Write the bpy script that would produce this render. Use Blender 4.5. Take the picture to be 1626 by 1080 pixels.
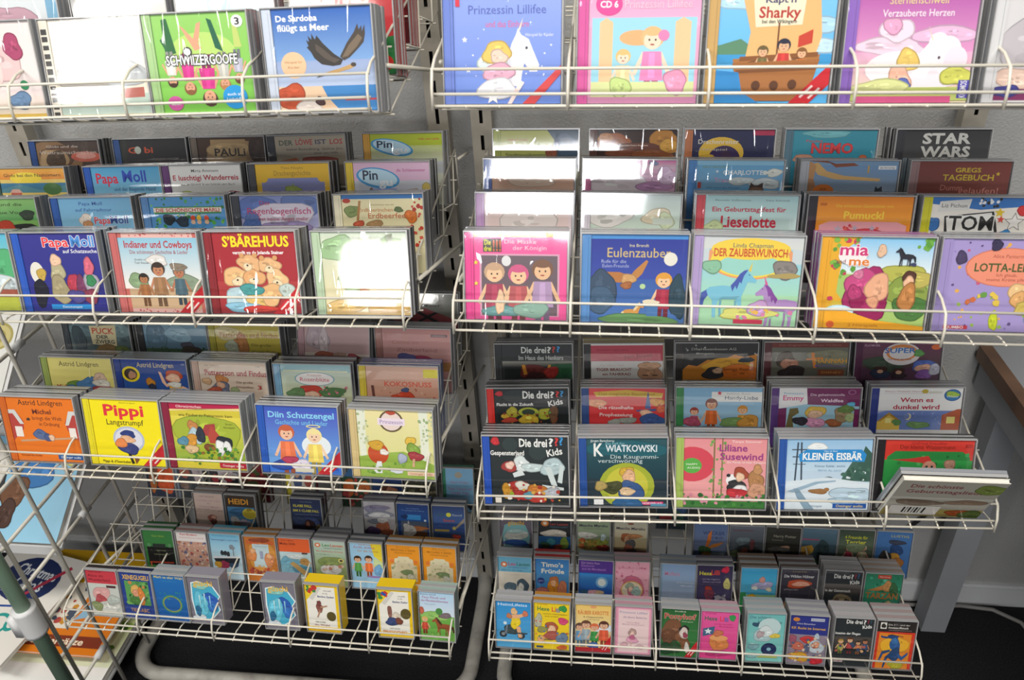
import bpy, math, random
from mathutils import Matrix, Vector

# ------------------------------------------------------------------ scene, camera, world, light
for o in list(bpy.data.objects):
    bpy.data.objects.remove(o, do_unlink=True)
SC = bpy.context.scene
COL = SC.collection
EYE = 1.70                                   # height of the lens above the carpet
cam_d = bpy.data.cameras.new('camera')
cam_d.sensor_fit = 'HORIZONTAL'
cam_d.sensor_width = 23.6
cam_d.lens = 23.6 * 1240.5 / 1626
cam_d.clip_start = 0.02
cam_d.dof.use_dof = True
cam_d.dof.focus_distance = 1.32
cam_d.dof.aperture_fstop = 4.5
cam = bpy.data.objects.new('camera', cam_d)
COL.objects.link(cam)
RX = Vector((0.9922855, 0.1126868, -0.0516828))
UP = Vector((-0.0174319, 0.5395663, 0.8417627))
FW = Vector((-0.1227418, 0.8343680, -0.5373681))
cam.matrix_world = Matrix(((RX.x, UP.x, -FW.x, 0), (RX.y, UP.y, -FW.y, 0), (RX.z, UP.z, -FW.z, EYE), (0, 0, 0, 1)))
SC.camera = cam

w = bpy.data.worlds.new('room_air'); SC.world = w; w.use_nodes = True
w.node_tree.nodes['Background'].inputs[0].default_value = (0.88, 0.93, 1.0, 1)
w.node_tree.nodes['Background'].inputs[1].default_value = 0.075

def area(name, loc, rot, sx, sy, power, colr):
    d = bpy.data.lights.new(name, 'AREA'); d.shape = 'RECTANGLE'; d.size = sx; d.size_y = sy
    d.energy = power; d.color = colr
    o = bpy.data.objects.new(name, d); COL.objects.link(o); o.location = loc; o.rotation_euler = rot
    return o
R90 = math.radians(90)
# strip luminaires under the ceiling in front of the racks
area('ceiling_lamp', (-1.9, 0.10, 2.75), (0, 0, 0), 1.5, 0.30, 27, (1, .96, .89))
area('ceiling_lamp', (0.3, 0.10, 2.75), (0, 0, 0), 1.5, 0.30, 27, (1, .96, .89))
area('ceiling_lamp', (-1.9, -1.60, 2.75), (0, 0, 0), 1.5, 0.30, 15, (1, .96, .89))
area('ceiling_lamp', (0.3, -1.60, 2.75), (0, 0, 0), 1.5, 0.30, 15, (1, .96, .89))
# window lights added behind the photographer, sized and placed for glare on the lids
area('glare_window', (-0.24, -3.5, 2.10), (R90, 0, 0), 0.96, 0.40, 29, (.98, .98, 1))
area('glare_window', (-1.85, -3.5, 1.50), (R90, 0, 0), 0.50, 0.46, 15, (1, .98, .94))
area('glare_window', (-3.98, -3.5, 3.20), (R90, 0, 0), 0.50, 0.60, 20, (1, .98, .94))

vs = SC.view_settings
vs.view_transform = 'Standard'; vs.look = 'None'; vs.gamma = 1.0; vs.use_curve_mapping = False
vs.exposure = 0.54
SC.cycles.transparent_max_bounces = 12
SC.cycles.max_bounces = 4; SC.cycles.diffuse_bounces = 2; SC.cycles.glossy_bounces = 2
SC.cycles.caustics_reflective = False; SC.cycles.caustics_refractive = False

# ------------------------------------------------------------------ helpers
rnd = random.Random(7)
def lin(h):
    if len(h) == 3: h = h[0]*2 + h[1]*2 + h[2]*2
    out = []
    for i in (0, 2, 4):
        c = int(h[i:i+2], 16) / 255
        out.append(c/12.92 if c <= .04045 else ((c+.055)/1.055)**2.4)
    return (*out, 1.0)

class MB:
    """collects faces (with colours) for ONE mesh"""
    def __init__(s): s.v = []; s.f = []; s.c = []
    def face(s, pts, c=None):
        n = len(s.v); s.v.extend([tuple(p) for p in pts]); s.f.append(tuple(range(n, n+len(pts)))); s.c.append(c)
    def box(s, x0, y0, z0, x1, y1, z1, c=None):
        n = len(s.v)
        s.v += [(x0,y0,z0),(x1,y0,z0),(x1,y1,z0),(x0,y1,z0),(x0,y0,z1),(x1,y0,z1),(x1,y1,z1),(x0,y1,z1)]
        for q in ((0,3,2,1),(4,5,6,7),(0,1,5,4),(1,2,6,5),(2,3,7,6),(3,0,4,7)):
            s.f.append(tuple(n+i for i in q)); s.c.append(c)
    def tube(s, pts, r, seg=6, c=None):
        pts = [Vector(p) for p in pts]; n = len(s.v); m = len(pts)
        prev = None
        for i, p in enumerate(pts):
            a = (p - pts[i-1]).normalized() if i else None
            b = (pts[i+1] - p).normalized() if i < m-1 else None
            t = (a + b).normalized() if a and b else (a or b)
            k = 1.0
            if a and b: k = 1 / max(.5, math.sqrt(max(.0, (1 + a.dot(b)) / 2)))
            ref = Vector((0, 0, 1)) if abs(t.z) < .9 else Vector((1, 0, 0))
            u = t.cross(ref).normalized() if prev is None else (prev - t * prev.dot(t)).normalized()
            prev = u; v = t.cross(u)
            for j in range(seg):
                an = 2 * math.pi * j / seg
                s.v.append(tuple(p + (u * math.cos(an) + v * math.sin(an)) * r * (k if 0 < i < m-1 else 1)))
        for i in range(m-1):
            for j in range(seg):
                j2 = (j+1) % seg
                s.f.append((n+i*seg+j, n+i*seg+j2, n+(i+1)*seg+j2, n+(i+1)*seg+j)); s.c.append(c)
        s.f.append(tuple(n+j for j in range(seg))[::-1]); s.c.append(c)
        s.f.append(tuple(n+(m-1)*seg+j for j in range(seg))); s.c.append(c)
    def mesh(s, name, mat, smooth=False):
        me = bpy.data.meshes.new(name); me.from_pydata(s.v, [], s.f); me.materials.append(mat)
        if any(c is not None for c in s.c):
            at = me.color_attributes.new('Col', 'FLOAT_COLOR', 'CORNER')
            buf = []
            for f, c in zip(s.f, s.c):
                if c is not None and isinstance(c[0], tuple): 
                    for cc in c: buf.extend(cc)
                else: buf.extend((c or (1, 1, 1, 1)) * len(f))
            at.data.foreach_set('color', buf)
        if smooth: me.polygons.foreach_set('use_smooth', [True] * len(me.polygons))
        me.update()
        return me

def obj(name, me, parent=None):
    o = bpy.data.objects.new(name, me); COL.objects.link(o)
    if parent is not None: o.parent = parent
    return o
def tag(o, label, cat, group=None):
    o['label'] = label; o['category'] = cat
    if group: o['group'] = group
    return o
def struct(name, me):
    o = obj(name, me); o['kind'] = 'structure'; return o
def thing(name, loc=(0,0,0), rot=(0,0,0)):
    o = bpy.data.objects.new(name, None); COL.objects.link(o); o.location = loc; o.rotation_euler = rot
    o.empty_display_size = .02
    return o

# ------------------------------------------------------------------ materials
def mat(name, c, rough=.5, metal=0., spec=.5, coat=0.):
    m = bpy.data.materials.new(name); m.use_nodes = True
    b = m.node_tree.nodes['Principled BSDF']
    b.inputs['Base Color'].default_value = (*c, 1); b.inputs['Roughness'].default_value = rough
    b.inputs['Metallic'].default_value = metal; b.inputs['Specular IOR Level'].default_value = spec
    b.inputs['Coat Weight'].default_value = coat; b.inputs['Coat Roughness'].default_value = .08
    return m
def bump(m, scale, strength, dist=.002, detail=3.):
    nt = m.node_tree; b = nt.nodes['Principled BSDF']
    tc = nt.nodes.new('ShaderNodeTexCoord'); n = nt.nodes.new('ShaderNodeTexNoise'); bp = nt.nodes.new('ShaderNodeBump')
    n.inputs['Scale'].default_value = scale; n.inputs['Detail'].default_value = detail
    bp.inputs['Strength'].default_value = strength; bp.inputs['Distance'].default_value = dist
    nt.links.new(tc.outputs['Object'], n.inputs['Vector']); nt.links.new(n.outputs['Fac'], bp.inputs['Height'])
    nt.links.new(bp.outputs['Normal'], b.inputs['Normal']); return n
def speckle(m, c0, c1, scale, lo=.35, hi=.65):
    nt = m.node_tree; b = nt.nodes['Principled BSDF']
    tc = nt.nodes.new('ShaderNodeTexCoord'); n = nt.nodes.new('ShaderNodeTexNoise'); r = nt.nodes.new('ShaderNodeValToRGB')
    n.inputs['Scale'].default_value = scale; n.inputs['Detail'].default_value = 4
    r.color_ramp.elements[0].position = lo; r.color_ramp.elements[1].position = hi
    r.color_ramp.elements[0].color = (*c0, 1); r.color_ramp.elements[1].color = (*c1, 1)
    nt.links.new(tc.outputs['Object'], n.inputs['Vector']); nt.links.new(n.outputs['Fac'], r.inputs['Fac'])
    nt.links.new(r.outputs['Color'], b.inputs['Base Color'])

M_wire = mat('cream_wire_enamel', (.62, .585, .50), .42, coat=.2)
M_post = mat('putty_steel', (.30, .275, .23), .45); speckle(M_post, (.27, .25, .21), (.33, .30, .25), 30)
M_tube = mat('worn_tube_enamel', (.45, .43, .38), .4); speckle(M_tube, (.30, .28, .25), (.48, .46, .41), 22, .3, .55)
M_wall = mat('plaster', (.38, .378, .37), .9); bump(M_wall, 220, .5, .004)
M_floor = mat('carpet', (.014, .014, .016), .95, spec=.1); speckle(M_floor, (.008, .008, .009), (.03, .03, .034), 420); 
M_base = mat('baseboard_paint', (.62, .63, .64), .5)
M_tray = {'g': mat('silver_tray', (.24, .25, .27), .22), 'd': mat('black_tray', (.035, .035, .04), .25), 'r': mat('red_tray', (.42, .03, .035), .3),
          'b': mat('blue_tray', (.05, .10, .32), .3), 'p': mat('purple_tray', (.30, .04, .30), .3), 'y': mat('yellow_tray', (.45, .32, .02), .3)}
M_rim = mat('clear_rim', (.36, .36, .365), .14, spec=.7)
M_green = mat('green_pole_paint', (.19, .29, .205), .45); M_white = mat('white_plastic', (.62, .62, .62), .4)
M_wood = mat('brown_wood', (.13, .065, .035), .4); speckle(M_wood, (.10, .05, .028), (.19, .10, .055), 9)
M_tabwhite = mat('white_table_paint', (.30, .31, .33), .55)
M_cable = mat('black_cable', (.02, .02, .02), .5); M_gcable = mat('grey_cable', (.22, .21, .20), .5)
M_grid = mat('grey_grid_enamel', (.58, .55, .48), .45)
M_page = mat('paper_pages', (.70, .68, .62), .8)
M_slot = mat('hollow_shade', (.01, .01, .01), .9)

def print_material(name, rough):
    m = mat(name, (1, 1, 1), rough, spec=.4)
    nt = m.node_tree; a = nt.nodes.new('ShaderNodeVertexColor'); a.layer_name = 'Col'
    nt.links.new(a.outputs['Color'], nt.nodes['Principled BSDF'].inputs['Base Color']); return m
M_print = print_material('printed_paper', .5)
M_box = print_material('shiny_box_print', .18)

def film_material():
    """clear lid under wrinkled wrapping film: see-through, with a mirror-like sheen"""
    m = bpy.data.materials.new('clear_lid'); m.use_nodes = True; nt = m.node_tree; nt.nodes.clear()
    out = nt.nodes.new('ShaderNodeOutputMaterial'); mix = nt.nodes.new('ShaderNodeMixShader')
    tr = nt.nodes.new('ShaderNodeBsdfTransparent'); gl = nt.nodes.new('ShaderNodeBsdfGlossy')
    tr.inputs[0].default_value = (.985, .985, .985, 1); gl.inputs['Roughness'].default_value = .06
    ge = nt.nodes.new('ShaderNodeNewGeometry'); dt = nt.nodes.new('ShaderNodeVectorMath'); dt.operation = 'DOT_PRODUCT'
    ab = nt.nodes.new('ShaderNodeMath'); ab.operation = 'ABSOLUTE'
    iv = nt.nodes.new('ShaderNodeMath'); iv.operation = 'SUBTRACT'; iv.inputs[0].default_value = 1.; iv.use_clamp = True
    pw = nt.nodes.new('ShaderNodeMath'); pw.operation = 'POWER'; pw.inputs[1].default_value = 5.
    fr = nt.nodes.new('ShaderNodeMath'); fr.operation = 'MULTIPLY_ADD'; fr.inputs[1].default_value = .93; fr.inputs[2].default_value = .055
    tc = nt.nodes.new('ShaderNodeTexCoord'); oi = nt.nodes.new('ShaderNodeObjectInfo'); ad = nt.nodes.new('ShaderNodeVectorMath'); ad.operation = 'ADD'
    sc = nt.nodes.new('ShaderNodeVectorMath'); sc.operation = 'SCALE'; sc.inputs['Scale'].default_value = 40.
    cb = nt.nodes.new('ShaderNodeCombineXYZ')
    n1 = nt.nodes.new('ShaderNodeTexNoise'); n1.inputs['Scale'].default_value = 14; n1.inputs['Detail'].default_value = 0
    mp = nt.nodes.new('ShaderNodeMapping'); mp.inputs['Rotation'].default_value = (0, .6, 0); mp.inputs['Scale'].default_value = (60, 10, 12)
    n2 = nt.nodes.new('ShaderNodeTexNoise'); n2.inputs['Scale'].default_value = 1.0; n2.inputs['Detail'].default_value = 1
    mr = nt.nodes.new('ShaderNodeMapRange'); mr.inputs[1].default_value = .58; mr.inputs[2].default_value = .75; mr.inputs[3].default_value = 0; mr.inputs[4].default_value = 1.3
    sm = nt.nodes.new('ShaderNodeMath'); sm.operation = 'ADD'
    bp = nt.nodes.new('ShaderNodeBump'); bp.inputs['Strength'].default_value = .30; bp.inputs['Distance'].default_value = .0016
    L = nt.links.new
    L(oi.outputs['Random'], cb.inputs[0]); L(oi.outputs['Random'], cb.inputs[2]); L(cb.outputs[0], sc.inputs[0])
    L(tc.outputs['Object'], ad.inputs[0]); L(sc.outputs[0], ad.inputs[1])
    L(ad.outputs[0], n1.inputs['Vector']); L(ad.outputs[0], mp.inputs['Vector']); L(mp.outputs[0], n2.inputs['Vector'])
    L(n2.outputs['Fac'], mr.inputs[0]); L(n1.outputs['Fac'], sm.inputs[0]); L(mr.outputs[0], sm.inputs[1]); L(sm.outputs[0], bp.inputs['Height'])
    L(bp.outputs[0], gl.inputs['Normal']); L(bp.outputs[0], dt.inputs[0]); L(ge.outputs['Incoming'], dt.inputs[1])
    L(dt.outputs['Value'], ab.inputs[0]); L(ab.outputs[0], iv.inputs[1]); L(iv.outputs[0], pw.inputs[0]); L(pw.outputs[0], fr.inputs[0])
    L(fr.outputs[0], mix.inputs[0]); L(tr.outputs[0], mix.inputs[1]); L(gl.outputs[0], mix.inputs[2]); L(mix.outputs[0], out.inputs[0])
    return m
M_lid = film_material()
def plain_clear():
    m = bpy.data.materials.new('clear_plastic_inside'); m.use_nodes = True; nt = m.node_tree; nt.nodes.clear()
    out = nt.nodes.new('ShaderNodeOutputMaterial'); mix = nt.nodes.new('ShaderNodeMixShader'); mix.inputs[0].default_value = .05
    tr = nt.nodes.new('ShaderNodeBsdfTransparent'); gl = nt.nodes.new('ShaderNodeBsdfGlossy'); gl.inputs['Roughness'].default_value = .06
    nt.links.new(tr.outputs[0], mix.inputs[1]); nt.links.new(gl.outputs[0], mix.inputs[2]); nt.links.new(mix.outputs[0], out.inputs[0])
    return m
M_lidback = plain_clear()
def lid_mesh(mb):
    me = mb.mesh('clear_lid', M_lid); me.materials.append(M_lidback)
    for p in me.polygons: p.material_index = 0 if p.normal.y < -.5 else 1     # wrapped front face, bare other faces
    return me

# ------------------------------------------------------------------ the room
WALL_Y = 1.445
m = MB(); m.box(-3.2, -4, -.05, 3.0, WALL_Y, 0); struct('floor', m.mesh('floor', M_floor))
m = MB(); m.box(-3.2, WALL_Y, -.05, 3.0, WALL_Y+.1, 3.1); struct('wall_back', m.mesh('wall_back', M_wall))
m = MB(); m.box(-3.2, WALL_Y-.014, 0, 3.0, WALL_Y, .062); m.box(-3.2, WALL_Y-.009, .062, 3.0, WALL_Y, .07)
struct('baseboard_back', m.mesh('baseboard_back', M_base))

# ------------------------------------------------------------------ wire baskets
B = .157
SH = {   # x, y, z of the front lower left corner, yaw, roll
 'R1': (-.2082, .8991, -.2559, .0075, -.0194), 'R2': (-.2082, .8826, -.5537, .0123, -.0202), 'R3': (-.2052, .9000, -.9267, .0111, .0245), 'R4': (-.2163, .9170, -1.3164, .0153, -.0065),
 'L1': (-1.0747, .9213, -.2702, -.0069, .0102), 'L2': (-1.0693, .9206, -.5761, -.0152, .0121), 'L3': (-1.0696, .9084, -.8775, -.0125, .0015), 'L4': (-1.0699, .9000, -1.2847, -.0119, .0020)}
BASKET = {'L1': 'top left basket', 'L2': 'second left basket', 'L3': 'third left basket', 'L4': 'bottom left basket',
          'R1': 'top right basket', 'R2': 'second right basket', 'R3': 'third right basket', 'R4': 'bottom right basket'}
ROWN = ['front row', 'second row', 'third row', 'back row']
PITCH = .100
STEP = {'L1': (-.004, .0185), 'L2': (.007, .0145), 'L3': (.009, .0145), 'L4': (.010, .0130),      # lift of the first step, rise per step
        'R1': (.0, .0185), 'R2': (.006, .0145), 'R3': (.009, .0235), 'R4': (.0, .0100)}
def smat(s):
    x, y, z, yw, rl = SH[s]
    return Matrix.Translation((x, y, z + EYE)) @ Matrix.Rotation(yw, 4, 'Z') @ Matrix.Rotation(-rl, 4, 'Y')

def wire_parts(s):
    W = 5 * B; out = []; base, rise = STEP[s]
    for nm, y, z in (('rail', 0, 0), ('rail', .003, .013), ('rail', .012, .039)):
        m = MB(); m.tube([(-.002, y, z), (W+.002, y, z)], .0018, 8); out.append((nm, m.mesh('rail', M_wire, True)))
    m = MB()
    m.tube([(0, -.0034, -.004), (0, -.0005, .02), (0, .0085, .038), (0, .03, .0475), (0, .07, .053), (0, .43, .053+base*.6+rise*3.5)], .0018, 8)
    m.tube([(0, .080, -.0245+base), (0, .43, -.0245+base+rise*3.5)], .0014)
    m.tube([(0, .43, .053+base*.6+rise*3.5), (0, .43, -.0245+base+rise*3.5)], .0014)
    dv = m.mesh('divider', M_wire, True)
    for k in range(6): out.append(('divider', dv, k * B))
    for r in range(4):
        oy, oz = PITCH*r, base + rise*r
        m = MB()
        for k in range(21):
            x = k * B / 4
            m.tube([(x, -.003, 0.), (x, .016, -.0062+oz), (x, .080, -.0248+oz), (x, .107, .052+oz)] if r == 0 else [(x, -.003+oy, -.001+oz), (x, .080+oy, -.0248+oz), (x, .107+oy, .052+oz)], .0013, 5)
        for y, z in ((.0800, -.0268), (.0945, .0135), (.1085, .052)):
            m.tube([(-.006, y+oy, z+oz), (W+.006, y+oy, z+oz)], .0014, 5)
        out.append(('step_grid', m.mesh('step_grid', M_wire, True)))
    return out
LBL_B = {'L1': 'cream wire basket at top left holding large front CDs', 'L2': 'cream wire basket second from top on left rack',
         'L3': 'cream wire basket third from top on left rack', 'L4': 'half-empty cream wire basket of cassettes, bottom of left rack',
         'R1': 'cream wire basket at top right with pastel CDs', 'R2': 'cream wire basket second from top on right rack',
         'R3': 'cream wire basket third from top on right rack', 'R4': 'full cream wire basket of cassettes, bottom of right rack'}
for s in SH:
    root = thing('wire_basket'); root.matrix_world = smat(s); tag(root, LBL_B[s], 'wire basket', 'wire baskets on the two racks')
    for p in wire_parts(s):
        o = obj(p[0], p[1], root)
        if len(p) > 2: o.location.x = p[2]
        if p[0] == 'step_grid': o['kind'] = 'stuff'
    for x in (-.004, 5*B+.004):                              # hanging arms that hook into the uprights
        m = MB(); sx = -1 if x < 0 else 1
        m.tube([(x, .085, .030), (x+sx*.004, .300, -.028), (x+sx*.008, .478, -.078)], .0032, 6)
        m.tube([(x, .43, .09), (x+sx*.008, .478, .085)], .0028, 6)
        obj('bracket', m.mesh('bracket', M_wire, True), root)

# ------------------------------------------------------------------ rack frames: slotted uprights on a tubular foot
def upright():
    m = MB(); wd, dp, H = .038, .028, 2.35; sw = .0032
    m.box(-wd/2, 0, .03, -sw, .002, H); m.box(sw, 0, .03, wd/2, .002, H)
    z = .05
    while z < H - .03:
        m.box(-sw, 0, z, sw, .002, z+.022); z += .050
    m.box(-wd/2, .002, .03, -wd/2+.002, dp, H); m.box(wd/2-.002, .002, .03, wd/2, dp, H)
    return m.mesh('upright', M_post)
UPR = upright()
m = MB(); m.box(-.0165, .0225, .03, .0165, .028, 2.35); UPB = m.mesh('shade_web', M_slot)  # near-black backing puts the shade inside the slots into its colour
def rack(label, xa, xb):
    root = thing('rack_frame', ((xa+xb)/2, 1.40, 0)); tag(root, label, 'rack frame', 'rack frames')
    c = (xa+xb)/2
    for x in (xa, xb):
        o = obj('upright', UPR, root); o.location = (x-c, -.012, 0)
        q = obj('shade_web', UPB, o)
    m = MB(); R = .0175; hw = (xb-xa)/2; yf = -.335; rad = .075; pts = [(-hw, .0, .060), (-hw, -.03, .024), (-hw, -.06, R)]
    for i in range(9):
        a = math.pi + i * math.pi/16
        pts.append((-hw+rad + rad*math.cos(a), yf+rad + rad*math.sin(a), R))
    pts += [(-p[0], p[1], p[2]) for p in reversed(pts)]
    m.tube(pts, R, 14)
    obj('base_tube', m.mesh('base_tube', M_tube, True), root)
    m = MB(); m.box(-hw, .004, 1.98, hw, .012, 2.03); obj('cross_bar', m.mesh('cross_bar', M_post), root)
rack('putty slotted rack frame on worn tube foot, left rack', -1.160, -.316)
rack('putty slotted rack frame on worn tube foot, right rack', -.236, .606)

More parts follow.
